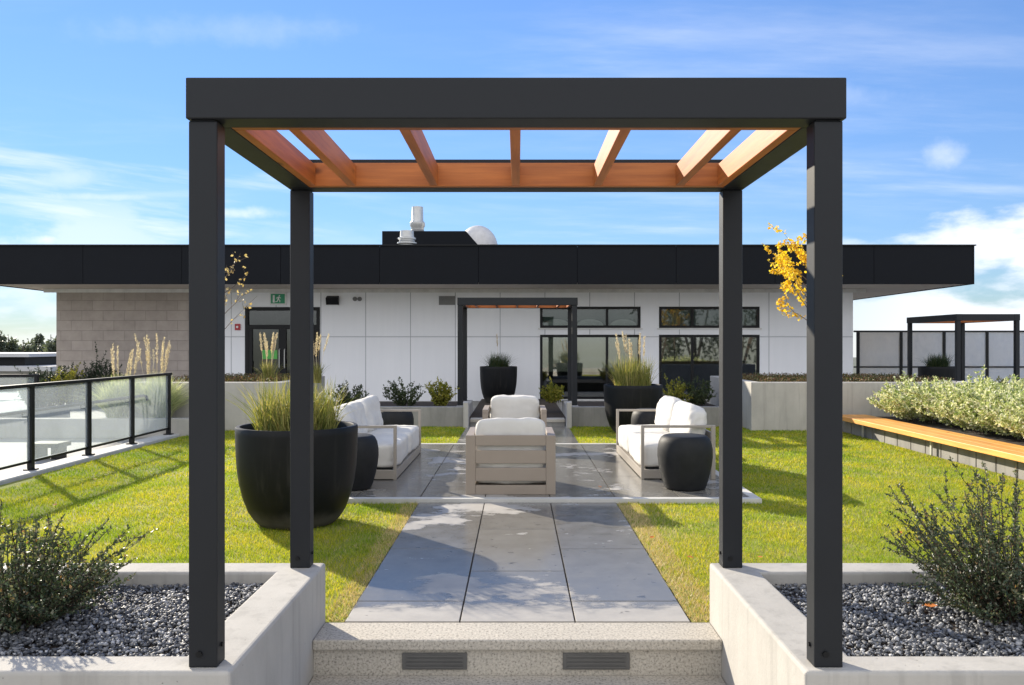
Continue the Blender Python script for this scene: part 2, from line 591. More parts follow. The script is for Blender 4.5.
def blades(n, rng, h, spread, base_r, width, droop=.6, seg=5, hvar=.3):
    """arching grass blades from one tuft; returns verts, faces"""
    az = rng.uniform(0, 2 * np.pi, n)
    lean = np.abs(rng.normal(0, 1, n)).clip(0, 2.2) * spread
    H = h * (1 - hvar * rng.random(n))
    r0 = base_r * np.sqrt(rng.random(n))
    a0 = rng.uniform(0, 2 * np.pi, n)
    base = np.stack([r0 * np.cos(a0), r0 * np.sin(a0), np.zeros(n)], 1)
    out_ = np.stack([np.cos(az), np.sin(az), np.zeros(n)], 1)
    side = np.stack([-np.sin(az), np.cos(az), np.zeros(n)], 1)
    tw = rng.uniform(-1.2, 1.2, n)[:, None]
    side = side * np.cos(tw) + out_ * np.sin(tw)
    vs = []
    for k in range(seg + 1):
        t = k / seg
        p = base + out_ * (lean * H * (t ** 1.6))[:, None]
        p[:, 2] += H * (t - droop * lean * t ** 2.6 * .55)
        w = width * (1 - t ** 2) * .5 + .0004
        vs += [p - side * w, p + side * w]
    v = np.stack(vs, 1).reshape(-1, 3)
    i = np.arange(n)[:, None] * (2 * (seg + 1))
    q = np.concatenate([i + np.array([[2 * k, 2 * k + 1, 2 * k + 3, 2 * k + 2]]) for k in range(seg)], 1).reshape(-1, 4)
    return v, q


def grass_clump(name, label, loc, n, h, spread, base_r, width, mname, seed, plumes=0, ph=1., prad=.012, group=None, droop=.6, hvar=.45):
    rng = np.random.default_rng(seed)
    t = thing(name, label, 'ornamental grass', loc, 0, group)
    v, q = blades(n, rng, h, spread, base_r, width, droop, hvar=hvar)
    link('blades', fast_mesh('blades', v, q, 4), M[mname], t)
    if plumes:
        st = MB()
        P, D = [], []
        for k in range(plumes):
            a, r = rng.uniform(0, 6.28), base_r * math.sqrt(rng.random()) * .8
            hh = ph * rng.uniform(.78, 1.0)
            ln = rng.normal(0, .09)
            b = np.array([r * math.cos(a), r * math.sin(a), 0])
            o_ = np.array([math.cos(a), math.sin(a), 0]) * (abs(ln) + .03)
            pts = [b + o_ * hh * (s ** 1.5) + np.array([0, 0, hh * s]) for s in np.linspace(0, 1, 6)]
            st.tube(pts, .0028, 4)
            m = 130
            s = rng.uniform(.66, 1.02, m)
            c = b + o_[None] * hh * (s ** 1.5)[:, None] + np.stack([0 * s, 0 * s, hh * s], 1)
            fat = prad * np.sin(np.clip((s - .64) / .4, 0, 1) * np.pi)[:, None]
            dr = rng.normal(size=(m, 3))
            dr /= np.linalg.norm(dr, axis=1, keepdims=True)
            P.append(c + dr * fat * rng.random((m, 1)))
            D.append(dr * .5 + np.array([0, 0, 1.]) + o_ * .5)
        st.build('stalks', M['plume'], t)
        P, D = np.concatenate(P), np.concatenate(D)
        v, f = leaf_arrays(P, D, rng.uniform(.025, .05, len(P)), .009, rng)
        link('plumes', fast_mesh('plumes', v, f, 3), M['plume'], t)
    return t


def stem_shrub(name, label, loc, seed, n_stems, h, spread, leaf, per_m, mname, cat='shrub', stemr=.004, group=None, curve=.35, base=.06, hmin=.45, twigs=2, stem_m='twig', flat=1.0, leafvar=.5):
    """a shrub grown stem by stem, leaves set all along every stem and twig"""
    rng = np.random.default_rng(seed)
    t = thing(name, label, cat, loc, 0, group)
    st = MB()
    P, D = [], []

    def leaves_on(pts, dens, start):
        pts = np.array(pts)
        segl = np.linalg.norm(np.diff(pts, axis=0), axis=1)
        cum = np.concatenate([[0], np.cumsum(segl)])
        L = cum[-1]
        n = max(2, int(L * dens))
        s = np.sort(rng.uniform(L * start, L, n))
        p = np.stack([np.interp(s, cum, pts[:, k]) for k in range(3)], 1)
        ax = pts[-1] - pts[0]
        ax = ax / np.linalg.norm(ax)
        d = rng.normal(size=(n, 3)) + ax * .7 + np.array([0, 0, .35])
        P.append(p)
        D.append(d)
    for k in range(n_stems):
        a = rng.uniform(0, 2 * math.pi)
        u = rng.random()
        lean = spread * (u ** .7)
        hh = h * (hmin + (1 - hmin) * rng.random() ** (1.5 if hmin < .3 else 1.)) * (1 - .30 * u)
        r = base * math.sqrt(rng.random())
        b = np.array([r * math.cos(a), r * math.sin(a), 0])
        dr = np.array([math.cos(a), math.sin(a) * flat, 0])
        pts = []
        wob = rng.normal(0, .02, (6, 3)) * h
        for i, s in enumerate(np.linspace(0, 1, 6)):
            pts.append(b + dr * lean * (s ** (1 + curve)) + np.array([0, 0, hh * s]) + wob[i] * s)
        st.tube(pts, [stemr * (1 - .75 * s) for s in np.linspace(0, 1, 6)], 4, False)
        leaves_on(pts, per_m, .12)
        for _ in range(twigs):
            i = int(rng.integers(1, 5))
            p0 = np.array(pts[i])
            d = (np.array(pts[i + 1]) - p0)
            d = d / (np.linalg.norm(d) + 1e-6) + rng.normal(0, .55, 3)
            d[2] = abs(d[2]) * .8
            L = hh * rng.uniform(.15, .34)
            p1, p2 = p0 + d * L * .5, p0 + d * L + np.array([0, 0, .03 * h])
            st.tube([p0, p1, p2], [stemr * .5, stemr * .4, stemr * .2], 3, False)
            leaves_on([p0, p1, p2], per_m, .05)
    st.build('stems', M[stem_m], t)
    P, D = np.concatenate(P), np.concatenate(D)
    L = leaf * rng.uniform(1 - leafvar, 1 + leafvar * .6, len(P))
    v, f = leaf_arrays(P, D, L, L * .5, rng)
    v[:, 2] = np.maximum(v[:, 2], .003)
    link('foliage', fast_mesh('foliage', v, f, 3), M[mname], t)
    return t


def young_tree(name, label, loc, seed, h, crown0, crad, nleaf, leaf, mname, tr=.022, nl=16, bias=0.):
    rng = np.random.default_rng(seed)
    t = thing(name, label, 'tree', loc)
    tb, cb = MB(), MB()
    pts = [np.array([rng.normal(0, .02) * s, rng.normal(0, .02) * s, h * .96 * s]) for s in np.linspace(0, 1, 9)]
    tb.tube(pts, [tr * (1 - .8 * s) for s in np.linspace(0, 1, 9)], 8)
    P, D = [], []
    tips = []
    for k in range(nl):
        z0 = crown0 + (h * .93 - crown0) * (k / nl) ** .9 - .15
        a = k * 2.4 + rng.normal(0, .4)
        L = crad * rng.uniform(.6, 1.05) * (1 - .55 * (k / nl) ** 2) * (1 - bias * math.cos(a))
        p0 = np.array([0, 0, z0])
        d = np.array([math.cos(a), math.sin(a), rng.uniform(.5, 1.1)])
        p = [p0 + d * L * s + np.array([0, 0, .12 * L * s * s]) + rng.normal(0, .02, 3) * s for s in np.linspace(0, 1, 5)]
        cb.tube(p, [.009 * (1 - .8 * s) for s in np.linspace(0, 1, 5)], 5, False)
        tips.append((p, L))
        for _ in range(4):
            i = int(rng.integers(1, 5))
            dd = d + rng.normal(0, .6, 3)
            q = p[i] + dd * L * rng.uniform(.2, .42)
            cb.tube([p[i], (p[i] + q) / 2 + rng.normal(0, .01, 3), q], [.004, .003, .0015], 4, False)
            tips.append(([p[i], q], L))
    per = max(2, nleaf // len(tips))
    for p, L in tips:
        p = np.array(p)
        s = rng.uniform(.25, 1, per) * (len(p) - 1)
        i = np.minimum(s.astype(int), len(p) - 2)
        c = p[i] + (p[i + 1] - p[i]) * (s - i)[:, None]
        P.append(c + rng.normal(0, .02, (per, 3)))
        D.append(rng.normal(size=(per, 3)) + np.array([0, 0, -.3]))
    P, D = np.concatenate(P), np.concatenate(D)
    tb.build('trunk', M['bark'], t, smooth=True)
    cb.build('limbs', M['bark'], t)
    L = leaf * rng.uniform(.6, 1.3, len(P))
    v, f = leaf_arrays(P, D, L, L * .7, rng)
    link('crown', fast_mesh('crown', v, f, 3), M[mname], t)
    return t


def cushion(name, sx, sy, sz, parent, loc, rot=(0, 0, 0), n=5., seed=0, wr=.012, m='fabric'):
    """stuffed cushion: rounded box with soft seams and shallow creases"""
    res = 22
    vs, fs, idx = [], [], {}
    for ax in range(3):
        for sg in (-1, 1):
            for i in range(res):
                for j in range(res):
                    q = []
                    for (a, b) in ((i, j), (i + 1, j), (i + 1, j + 1), (i, j + 1)):
                        c = [0, 0, 0]
                        c[ax] = sg
                        c[(ax + 1) % 3] = math.tan((2 * a / res - 1) * math.pi / 4)
                        c[(ax + 2) % 3] = math.tan((2 * b / res - 1) * math.pi / 4)
                        key = tuple(round(x, 4) for x in c)
                        if key not in idx:
                            idx[key] = len(vs)
                            k = sum(abs(x) ** n for x in c) ** (-1 / n)
                            x, y, z = (c[0] * k, c[1] * k, c[2] * k)
                            puff = 1 + .10 * (1 - x * x) * (1 - y * y) if sz < min(sx, sy) * 1.2 else 1
                            p = Vector((x * sx / 2, y * sy / 2, z * sz / 2))
                            w = mnoise.fractal(p * 5.5 + Vector((seed * 3.1, 0, 0)), 1., 2., 3)
                            p += Vector((x, y, z)) * wr * w
                            vs.append(p)
                        q.append(idx[key])
                    fs.append(tuple(q if sg > 0 else q[::-1]))
    mb = MB().add(vs, fs)
    o = mb.build(name, M[m], parent, loc)
    o.data.polygons.foreach_set('use_smooth', [True] * len(o.data.polygons))
    o.rotation_euler = rot
    return o


def wall_sheet(x0, x1, z0, z1, y0, y1, holes):
    """wall with openings; holes (xa,xb,za,zb)"""
    xs = sorted({x0, x1, *[h[0] for h in holes], *[h[1] for h in holes]})
    zs = sorted({z0, z1, *[h[2] for h in holes], *[h[3] for h in holes]})
    mb = MB()

    def solid(i, j):
        if i < 0 or j < 0 or i >= len(xs) - 1 or j >= len(zs) - 1:
            return False
        cx, cz = (xs[i] + xs[i + 1]) / 2, (zs[j] + zs[j + 1]) / 2
        return not any(h[0] < cx < h[1] and h[2] < cz < h[3] for h in holes)
    for i in range(len(xs) - 1):
        for j in range(len(zs) - 1):
            if not solid(i, j):
                continue
            a, b, c, d = xs[i], xs[i + 1], zs[j], zs[j + 1]
            mb.add([(a, y0, c), (b, y0, c), (b, y0, d), (a, y0, d)], [(0, 1, 2, 3)])
            mb.add([(a, y1, c), (b, y1, c), (b, y1, d), (a, y1, d)], [(3, 2, 1, 0)])
            if not solid(i - 1, j): mb.add([(a, y0, c), (a, y0, d), (a, y1, d), (a, y1, c)], [(0, 1, 2, 3)])
            if not solid(i + 1, j): mb.add([(b, y0, c), (b, y1, c), (b, y1, d), (b, y0, d)], [(0, 1, 2, 3)])
            if not solid(i, j - 1): mb.add([(a, y0, c), (a, y1, c), (b, y1, c), (b, y0, c)], [(0, 1, 2, 3)])
            if not solid(i, j + 1): mb.add([(a, y0, d), (b, y0, d), (b, y1, d), (a, y1, d)], [(0, 1, 2, 3)])
    return mb


# ------------------------------------------------------------------ ground and setting
struct(MB().box(-400, 400, -300, 700, -9.4, -9).build('ground', M['farland']))
struct(MB().box(-14, 16, 4.42, 34, -9, -.05).build('terrace', M['pave_far']))
struct(MB().box(-14, 16, -8, 3.24, -9, -.34).build('lower_terrace', M['aggregate']))
struct(MB().box(-14, -4.62, 3.24, 4.42, -9, -.06).add([], []).build('terrace_edge', M['pave_far']))
struct(MB().box(4.62, 16, 3.24, 4.42, -9, -.06).build('terrace_edge', M['pave_far']))
struct(MB().box(-5.5, 5.60, 4.43, 15.0, -.05, -.012).build('lawn', M['lawnbase']))

PW = .928                    # half width of the path
PY0, PY1 = 4.40, 7.74
PTW, PTY0, PTY1, PTZ = 2.30, 7.74, 12.12, .03      # patio half width, from, to, height
g = .0045
path = MB()
for ci in range(3):
    xa, xb = -PW + ci * 2 * PW / 3, -PW + (ci + 1) * 2 * PW / 3
    cuts = [4.757, 5.977, 7.197] if ci != 1 else [5.39, 6.62]
    ys = [PY0 + .005] + cuts + [PY1]
    for a, b in zip(ys, ys[1:]):
        path.box(xa + g, xb - g, a + g, b - g, -.02, 0)
struct(path.build('path', M['slate'], bevel=.002))
struct(MB().box(-PW - .004, PW + .004, PY0, PY1, -.04, -.008).build('path_bed', M['soil']))
patio = MB()
xs = [-PTW + .09, -1.545, -.927, -.309, .309, .927, 1.545, PTW - .09]
for i in range(len(xs) - 1):
    off = .0 if i % 2 else .61
    y = PTY0 + .09
    cuts = [y]
    yy = PTY0 + .09 + (off if off else 1.22)
    while yy < PTY1 - .25:
        cuts.append(yy)
        yy += 1.22
    cuts.append(PTY1 - .09)
    for a, b in zip(cuts, cuts[1:]):
        patio.box(xs[i] + g, xs[i + 1] - g, a + g, b - g, .0, PTZ)
struct(patio.build('patio', M['slate'], bevel=.002))
struct(MB().box(-PTW + .09, PTW - .09, PTY0 + .09, PTY1 - .09, -.03, .022).build('patio_bed', M['soil']))
e = MB()
e.box(-PTW, PTW, PTY0, PTY0 + .088, -.03, PTZ + .004).box(-PTW, PTW, PTY1 - .088, PTY1, -.03, PTZ + .004)
e.box(-PTW, -PTW + .088, PTY0 + .089, PTY1 - .089, -.03, PTZ + .004).box(PTW - .088, PTW, PTY0 + .089, PTY1 - .089, -.03, PTZ + .004)
struct(e.build('patio_kerb', M['kerb'], bevel=.004))
# the path carries on from the patio to the far entrance
p2 = MB()
for ci in range(3):
    xa, xb = -PW + ci * 2 * PW / 3, -PW + (ci + 1) * 2 * PW / 3
    ys = [PTY1, 13.1 + .3 * (ci == 1), 14.3 + .3 * (ci == 1), 14.98]
    for a, b in zip(ys, ys[1:]):
        p2.box(xa + g, xb - g, a + g, b - g, -.02, 0)
struct(p2.build('path', M['slate'], bevel=.002))

# grass: every blade its own triangle, denser where it is near
rng = np.random.default_rng(5)


def lawn_blades(regions, h0, h1, hw, name, m, label):
    V = []
    for x0, x1, y0, y1, dens, hs, ws in regions:
        n = int((x1 - x0) * (y1 - y0) * dens)
        x, y = rng.uniform(x0, x1, n), rng.uniform(y0, y1, n)
        e_ = rng.uniform(-.012, .012, n)
        keep = ~((np.abs(x) < PW + e_) & (y < PTY0 + .05)) & ~((np.abs(x) < PTW + e_) & (y > PTY0 - e_) & (y < PTY1 + e_)) & ~((np.abs(x) < PW + e_) & (y > PTY1 - .1))
        if name == 'grass':        # worn, thin turf beside the path
            wear = np.where(x > 0, .26, .13) * (1 + .45 * np.sin(y * 3.1) + .3 * np.sin(y * 7.7 + 1) + .2 * np.sin(y * 17))
            p_ = np.clip((np.abs(x) - PW) / wear, 0.12, 1)
            keep &= (y > PTY0) | (rng.random(n) < p_)
            cl = np.sin(x * 5.1 + 2 * np.sin(y * 3.3)) * np.sin(y * 4.7 + 2 * np.sin(x * 2.9)) + .6 * np.sin(x * 13 + y * 9) * np.sin(y * 15 - x * 6)
            keep &= rng.random(n) < np.clip(.82 + .25 * cl, .35, 1)
        x, y = x[keep], y[keep]
        n = len(x)
        a = rng.uniform(0, 6.283, n)
        l = rng.uniform(h0, h1, n) * hs
        lean = rng.uniform(.2, 1.0, n) * l
        b = a + rng.normal(0, .8, n) + 1.57
        w = hw * ws * rng.uniform(.7, 1.3, n)
        base = np.stack([x, y, np.full(n, -.013)], 1)
        s = np.stack([np.cos(b), np.sin(b), 0 * a], 1) * w[:, None] * .5
        tip = base + np.stack([np.cos(a) * lean, np.sin(a) * lean, l * .9], 1)
        V.append(np.stack([base - s, base + s, tip], 1).reshape(-1, 3))
    V = np.concatenate(V)
    Fc = np.arange(len(V)).reshape(-1, 3)
    o = link(name, fast_mesh(name, V, Fc, 3), m)
    return tag(o, label, 'grass', kind='stuff')


lawn_blades([(-4.2, 4.2, 4.43, 6.6, 9000, 1, 1), (-5.3, 5.5, 6.6, 9.2, 5200, 1.05, 1.35), (-5.45, 5.55, 9.2, 15.0, 2600, 1.1, 2.0), (-5.45, -4.2, 4.43, 6.6, 2500, 1.1, 2.0), (4.2, 5.55, 4.43, 6.6, 2500, 1.1, 2.0)],
            .016, .038, .0045, 'grass', M['grass'], 'short yellow green lawn grass around the paved path and patio')
V = []
lawn_blades([(-PW - .13, -PW, 4.43, PTY0, 7500, .8, 1), (PW, PW + .20, 4.43, PTY0, 9000, .8, 1), (PW + .1, PW + .5, 4.43, PTY0, 1300, .8, 1), (-PW - .4, -PW - .1, 4.43, PTY0, 700, .8, 1)],
            .02, .045, .0042, 'dry_grass', M['thatch'], 'dry straw coloured grass along the path edges')

# ------------------------------------------------------------------ foreground planters, gravel, steps
WT = .311


def planter(label, sgn):
    t = thing('concrete_planter', label, 'planter', (0, 0, 0))
    mb = MB()
    # U of walls around the gravel: one closed ring with its foot on the lower terrace
    xa, xb, xo, xi = 1.03 * sgn, 1.25 * sgn, 4.6 * sgn, 4.4 * sgn
    ya, yi, yj, yb = 2.945, 3.10, 4.235, 4.425
    z0, z1 = -.36, WT
    outer = [(xa, ya), (xo, ya), (xo, yb), (xa, yb)]
    inner = [(xb, yi), (xi, yi), (xi, yj), (xb, yj)]
    if sgn < 0:
        pass
    vs = [(x, y, z0) for x, y in outer] + [(x, y, z1) for x, y in outer] + [(x, y, .12) for x, y in inner] + [(x, y, z1) for x, y in inner]
    fs = []
    for i in range(4):
        j = (i + 1) % 4
        fs += [(i, j, 4 + j, 4 + i), (4 + i, 4 + j, 12 + j, 12 + i), (12 + i, 12 + j, 8 + j, 8 + i)]
    fs += [(8, 9, 10, 11)]
    if sgn < 0:
        fs = [f[::-1] for f in fs]
    mb.add(vs, fs)
    mb.build('wall', M['concrete'], t, bevel=.014, seg=3)
    return t


planter('low concrete planter with dark gravel left of the step', -1)
planter('low concrete planter with dark gravel right of the step', 1)


def gravel(sgn, label, seed):
    rg = np.random.default_rng(seed)
    phi = (1 + 5 ** .5) / 2
    ico = np.array([(-1, phi, 0), (1, phi, 0), (-1, -phi, 0), (1, -phi, 0), (0, -1, phi), (0, 1, phi), (0, -1, -phi), (0, 1, -phi), (phi, 0, -1), (phi, 0, 1), (-phi, 0, -1), (-phi, 0, 1)], float)
    ico /= np.linalg.norm(ico[0])
    icf = np.array([(0, 11, 5), (0, 5, 1), (0, 1, 7), (0, 7, 10), (0, 10, 11), (1, 5, 9), (5, 11, 4), (11, 10, 2), (10, 7, 6), (7, 1, 8), (3, 9, 4), (3, 4, 2), (3, 2, 6), (3, 6, 8), (3, 8, 9), (4, 9, 5), (2, 4, 11), (6, 2, 10), (8, 6, 7), (9, 8, 1)])
    VV, FF, k = [], [], 0
    for x0, x1, dens in ((1.255, 3.0, 6200), (3.0, 4.39, 1700)):
        n = int((x1 - x0) * 1.12 * dens)
        c = np.stack([rg.uniform(x0, x1, n) * sgn, rg.uniform(3.105, 4.23, n), .232 + rg.random(n) * .022 + 0], 1)
        c[:, 2] += .012 * np.sin(c[:, 0] * 6) * np.cos(c[:, 1] * 7)
        sz = rg.uniform(.005, .0135, n)[:, None, None]
        sh = ico[None] * rg.uniform(.55, 1.25, (n, 12, 1)) * np.stack([rg.uniform(.8, 1.35, n), rg.uniform(.7, 1.1, n), rg.uniform(.5, .9, n)], 1)[:, None, :]
        a = rg.uniform(0, 6.28, n)
        ca, sa = np.cos(a)[:, None], np.sin(a)[:, None]
        b = rg.normal(0, .6, n)
        cb, sb = np.cos(b)[:, None], np.sin(b)[:, None]
        y1_, z1_ = sh[..., 1] * cb - sh[..., 2] * sb, sh[..., 1] * sb + sh[..., 2] * cb
        rot = np.stack([sh[..., 0] * ca - y1_ * sa, sh[..., 0] * sa + y1_ * ca, z1_], 2)
        v = c[:, None] + rot * sz
        VV.append(v.reshape(-1, 3))
        FF.append((np.arange(n)[:, None, None] * 12 + icf[None] + k).reshape(-1, 3))
        k += n * 12
    o = link('gravel', fast_mesh('gravel', np.concatenate(VV), np.concatenate(FF), 3), M['pebble'])
    tag(o, label, 'gravel', kind='stuff')


gravel(-1, 'dark crushed stone gravel filling the left foreground planter', 11)
gravel(1, 'dark crushed stone gravel filling the right foreground planter', 12)
for s in (-1, 1):
    struct(MB().box(min(1.26 * s, 4.39 * s), max(1.26 * s, 4.39 * s), 3.105, 4.23, .121, .228).build('gravel_bed', M['soil']))

st = thing('entrance_step', 'pale aggregate step with two dark riser lights before the path', 'step', (0, 4.13, 0))
MB().box(-1.029, 1.029, .0, .268, -.055, -.001).build('tread', M['aggregate'], st, bevel=.008)
MB().box(-1.029, 1.029, .025, .285, -.36, -.056).build('riser', M['aggregate'], st)
MB().box(-1.029, 1.029, -.62, .024, -.36, -.185).build('lower_tread', M['aggregate'], st, bevel=.008)
for a, b in ((402, 467), (563, 630)):
    x0, x1 = PX(a, 4.14), PX(b, 4.14)
    lt = MB().box(x0, x1, .012, .0245, -.155, -.072).build('riser_light', M['vent_grey'], st, bevel=.003)
    gr = MB()
    for k in range(4):
        gr.box(x0 + .02, x1 - .02, .006, .0115, -.145 + k * .019, -.137 + k * .019)
    gr.build('grille', M['vent_grey'], lt)

# ------------------------------------------------------------------ pergola
def make_pergola(label, loc):
    t = thing('pergola', label, 'pergola', loc, 0, 'charcoal pergolas with cedar rafters')
    for x in (-1.135, 1.132):
        for y in (.0, 1.33):
            p = MB().box(x - .052, x + .052, y, y + .085, 0, 1.981).build('post', M['frame'], t, bevel=.005)
            MB().tube([(x - .012, y + .001, .05), (x - .012, y - .007, .05)], .012, 6).build('bolt', M['black'], p)
            ix = x - math.copysign(.052, x)
            MB().tube([(ix - math.copysign(.001, -x), y + .045, .07), (ix + math.copysign(.007, -x), y + .045, .07)], .009, 6).build('bolt', M['black'], p)
            MB().box(x - .044, x + .044, y + .006, y + .079, 1.981, 1.985).build('cap_plate', M['frame'], p)
    zb, zt = 1.985, 2.134
    MB().box(-1.192, 1.192, -.015, .115, zb, zt).build('front_beam', M['frame'], t, bevel=.005)
    MB().box(-1.192, 1.192, 1.296, 1.42, zb, zt).build('back_beam', M['frame'], t, bevel=.005)
    for s in (-1, 1):
        MB().box(min(s * 1.19, s * 1.075), max(s * 1.19, s * 1.075), .116, 1.295, zb, zt - .001).build('side_beam', M['frame'], t, bevel=.003)
        MB().box(min(s * 1.074, s * 1.034), max(s * 1.074, s * 1.034), .157, 1.254, zb + .002, zb + .112).build('edge_board', M['cedar'], t, bevel=.003)
    MB().box(-1.074, 1.074, .116, .156, zb + .002, zb + .112).build('header_board', M['cedar_x'], t, bevel=.003)
    MB().box(-1.074, 1.074, 1.255, 1.295, zb + .002, zb + .122).build('header_board', M['cedar_x'], t, bevel=.003)
    for k in range(5):
        x = -.004 + (k - 2) * .422
        MB().box(x - .021, x + .021, .157, 1.254, zb + .004, zb + .110).build('rafter', M['cedar'], t, bevel=.003)
    return t


per = make_pergola('large charcoal pergola in the foreground standing on the two gravel planters', (-.005, 2.98, WT))
dup(per, 'charcoal pergola by the white building, over the black pot behind the armchairs', (0, 16.3, .285))
dup(per, 'charcoal pergola beyond the pale shrubs, before the frosted glass fence', (9.9, 19.72, .045), R(-90))

# ------------------------------------------------------------------ railing on the left
rl = thing('glass_railing', 'black framed glass railing beside the lawn on a concrete kerb', 'railing', (-5.67, 0, 0))
ys = [4.43 + .03, 5.75, 7.03, 8.31, 9.59, 10.875, 12.1, 13.37]
for y in ys:
    p = MB().box(-.03, .03, y - .03, y + .03, .036, .99)
    p.box(-.06, .06, y - .06, y + .06, .025, .04)
    p.build('post', M['black'], rl, bevel=.003)
MB().box(-.04, .04, ys[0] - .06, ys[-1] + .06, .99, 1.03).build('top_rail', M['black'], rl, bevel=.005)
for a, b in zip(ys, ys[1:]):
    MB().box(-.012, .012, a + .031, b - .031, .11, .14).build('bottom_rail', M['black'], rl)
    MB().box(-.005, .005, a + .034, b - .034, .141, .985).build('glass_pane', M['railglass'], rl)
hr = MB()
hr.tube([(-.10, ys[0], .70), (-.10, 12.7, .70), (-.10, 12.8, .68), (-.10, 12.83, .62)], .021, 8)
for y in ys[:-1]:
    hr.tube([(-.03, y, .64), (-.10, y, .64), (-.10, y, .69)], .010, 6)
hr.build('handrail', M['black'], rl, smooth=True)
kb = MB().box(-5.83, -5.53, 4.43, 13.48, -.05, .025).build('kerb', M['kerb'], bevel=.01)
struct(kb)

# neighbour terrace seen through the glass
lw = MB().box(-9.0, -5.2, 13.5, 13.7, -.05, .27).box(-9.0, -8.8, 13.701, 16.2, -.05, .27).box(-8.799, -5.2, 13.701, 14.29, -.05, .20)
tag(lw.build('low_planter_wall', M['concrete'], bevel=.012), 'low pale concrete planter wall behind the glass railing end', 'planter wall')
bn = thing('terrace_bench', 'small dark bench seen through the glass railing', 'bench', (-6.55, 11.1, -.05))
MB().box(.02, .45, -.16, .16, .16, .22).build('seat', M['black'], bn, bevel=.01)
MB().box(.33, .40, -.13, .13, 0, .16).build('leg', M['black'], bn)
MB().box(.07, .14, -.13, .13, 0, .16).build('leg', M['black'], bn)
cw = MB().box(-13.5, -8.8, 11.9, 12.15, -.05, .33)
tag(cw.build('concrete_wall', M['concrete_dark'], bevel=.012), 'pale concrete wall across the terrace beyond the glass railing', 'wall')
r2 = thing('terrace_railing', 'black railing at left edge, above and behind the nearer glass railing', 'railing', (-9.35, 16.0, -.05))
MB().box(-4.5, .05, -.03, .03, .91, .96).build('top_rail', M['black'], r2)
for k in range(4):
    MB().box(-.03 - 1.4 * k, .03 - 1.4 * k, -.03, .03, 0, .91).build('post', M['black'], r2)
    if k < 3:
        MB().box(-1.365 - 1.4 * k, -.035 - 1.4 * k, -.005, .005, .08, .905).build('glass_pane', M['railglass'], r2)

# ------------------------------------------------------------------ tall planters, low walls and far entrance
def tall_planter(label, x0, x1):
    w = .2
    t = thing('raised_planter', label, 'planter', ((x0 + x1) / 2, 14.33, -.05))
    h = (x1 - x0) / 2
    z = .88
    vs, fs = [], []
    outer = [(-h, 0), (h, 0), (h, 3.07), (-h, 3.07)]
    inner = [(-h + w, w), (h - w, w), (h - w, 3.07 - w), (-h + w, 3.07 - w)]
    vs = [(x, y, 0) for x, y in outer] + [(x, y, z) for x, y in outer] + [(x, y, z - .3) for x, y in inner] + [(x, y, z) for x, y in inner]
    for i in range(4):
        j = (i + 1) % 4
        fs += [(i, j, 4 + j, 4 + i), (4 + i, 4 + j, 12 + j, 12 + i), (12 + i, 12 + j, 8 + j, 8 + i)]
    fs.append((8, 9, 10, 11))
    MB().add(vs, fs).build('wall', M['concrete'], t, bevel=.014)
    MB().box(-h + w + .004, h - w - .004, w + .004, 3.07 - w - .004, z - .29, z - .05).build('soil', M['soil'], t)
    return t


tall_planter('raised concrete planter with tall plumed grass before the glazed door', -6.7, -4.07)
tall_planter('raised concrete planter with the golden young tree', 4.07, 8.0)


def groundcover(label, x0, x1, seed):
    rg = np.random.default_rng(seed)
    n = int((x1 - x0) * 2.6 * 1500)
    P = np.stack([rg.uniform(x0, x1, n), rg.uniform(14.55, 17.18, n), .79 + rg.random(n) ** 2 * .10], 1)
    v, f = leaf_arrays(P, rg.normal(size=(n, 3)) + np.array([0, 0, .8]), rg.uniform(.02, .05, n), .02, rg)
    tag(link('groundcover', fast_mesh('groundcover', v, f, 3), M['sedum']), label, 'ground cover', kind='stuff')


groundcover('low brown green sedum in the left raised planter', -6.48, -4.28, 21)
groundcover('low brown green sedum in the right raised planter', 4.28, 7.78, 22)

for s, lab in ((-1, 'low concrete wall left of the far entrance'), (1, 'low concrete wall right of the far entrance, behind the big black pot')):
    a, b = sorted((s * .975, s * 4.065))
    tag(MB().box(a, b, 15.0, 15.2, -.05, .35).build('low_wall', M['concrete_dark'], bevel=.01), lab, 'wall')
    t = thing('entrance_wall', ('concrete entrance wall with end pillar left of the far step', 'concrete entrance wall with end pillar right of the far step')[s > 0], 'wall', (s * 1.09, 14.75, -.05))
    MB().box(*sorted((-s * .21, -s * .116)), 0, .30, 0, .50).build('pillar', M['concrete'], t, bevel=.01)
    MB().box(-.1155, .115, .452, 3.2, 0, .332).build('side_wall', M['concrete'], t, bevel=.01)
    struct(MB().box(*sorted((s * 1.21, s * 4.06)), 15.205, 18.0, -.05, .24).build('planting_bed', M['soil']))
fs_ = thing('far_step', 'pale step between the far entrance walls under the second pergola', 'step', (0, 15.2, -.05))
MB().box(-.876, .876, 0, .32, .10, .16).build('tread', M['aggregate'], fs_, bevel=.006)
MB().box(-.876, .876, .02, .31, 0, .099).build('riser', M['concrete_dark'], fs_)
struct(MB().box(-.97, .97, 15.53, 22.3, -.05, .02).build('entrance_path', M['soil']))

# ------------------------------------------------------------------ pots
def make_pot(label, loc, sx=.985, sz=1.):
    t = thing('round_planter', label, 'planter pot', loc, 0, 'round black planters')
    H, Rr = .82 * sz, .505 * sx
    prof = [(.0, 0), (.56, 0), (.62, .012), (.70, .06), (.80, .15), (.885, .29), (.94, .43), (.972, .57), (.992, .75), (1.0, .93), (1.0, .985), (.985, 1.0), (.93, 1.0), (.915, .985), (.91, .86)]
    MB().lathe([(r * Rr, z * H) for r, z in prof], 72).build('bowl', M['pot'], t, smooth=True)
    MB().lathe([(.908 * Rr, .90 * H - .02), (.6 * Rr, .925 * H - .02), (.0, .93 * H - .02)], 40).build('soil', M['soil'], t, smooth=True)
    return t


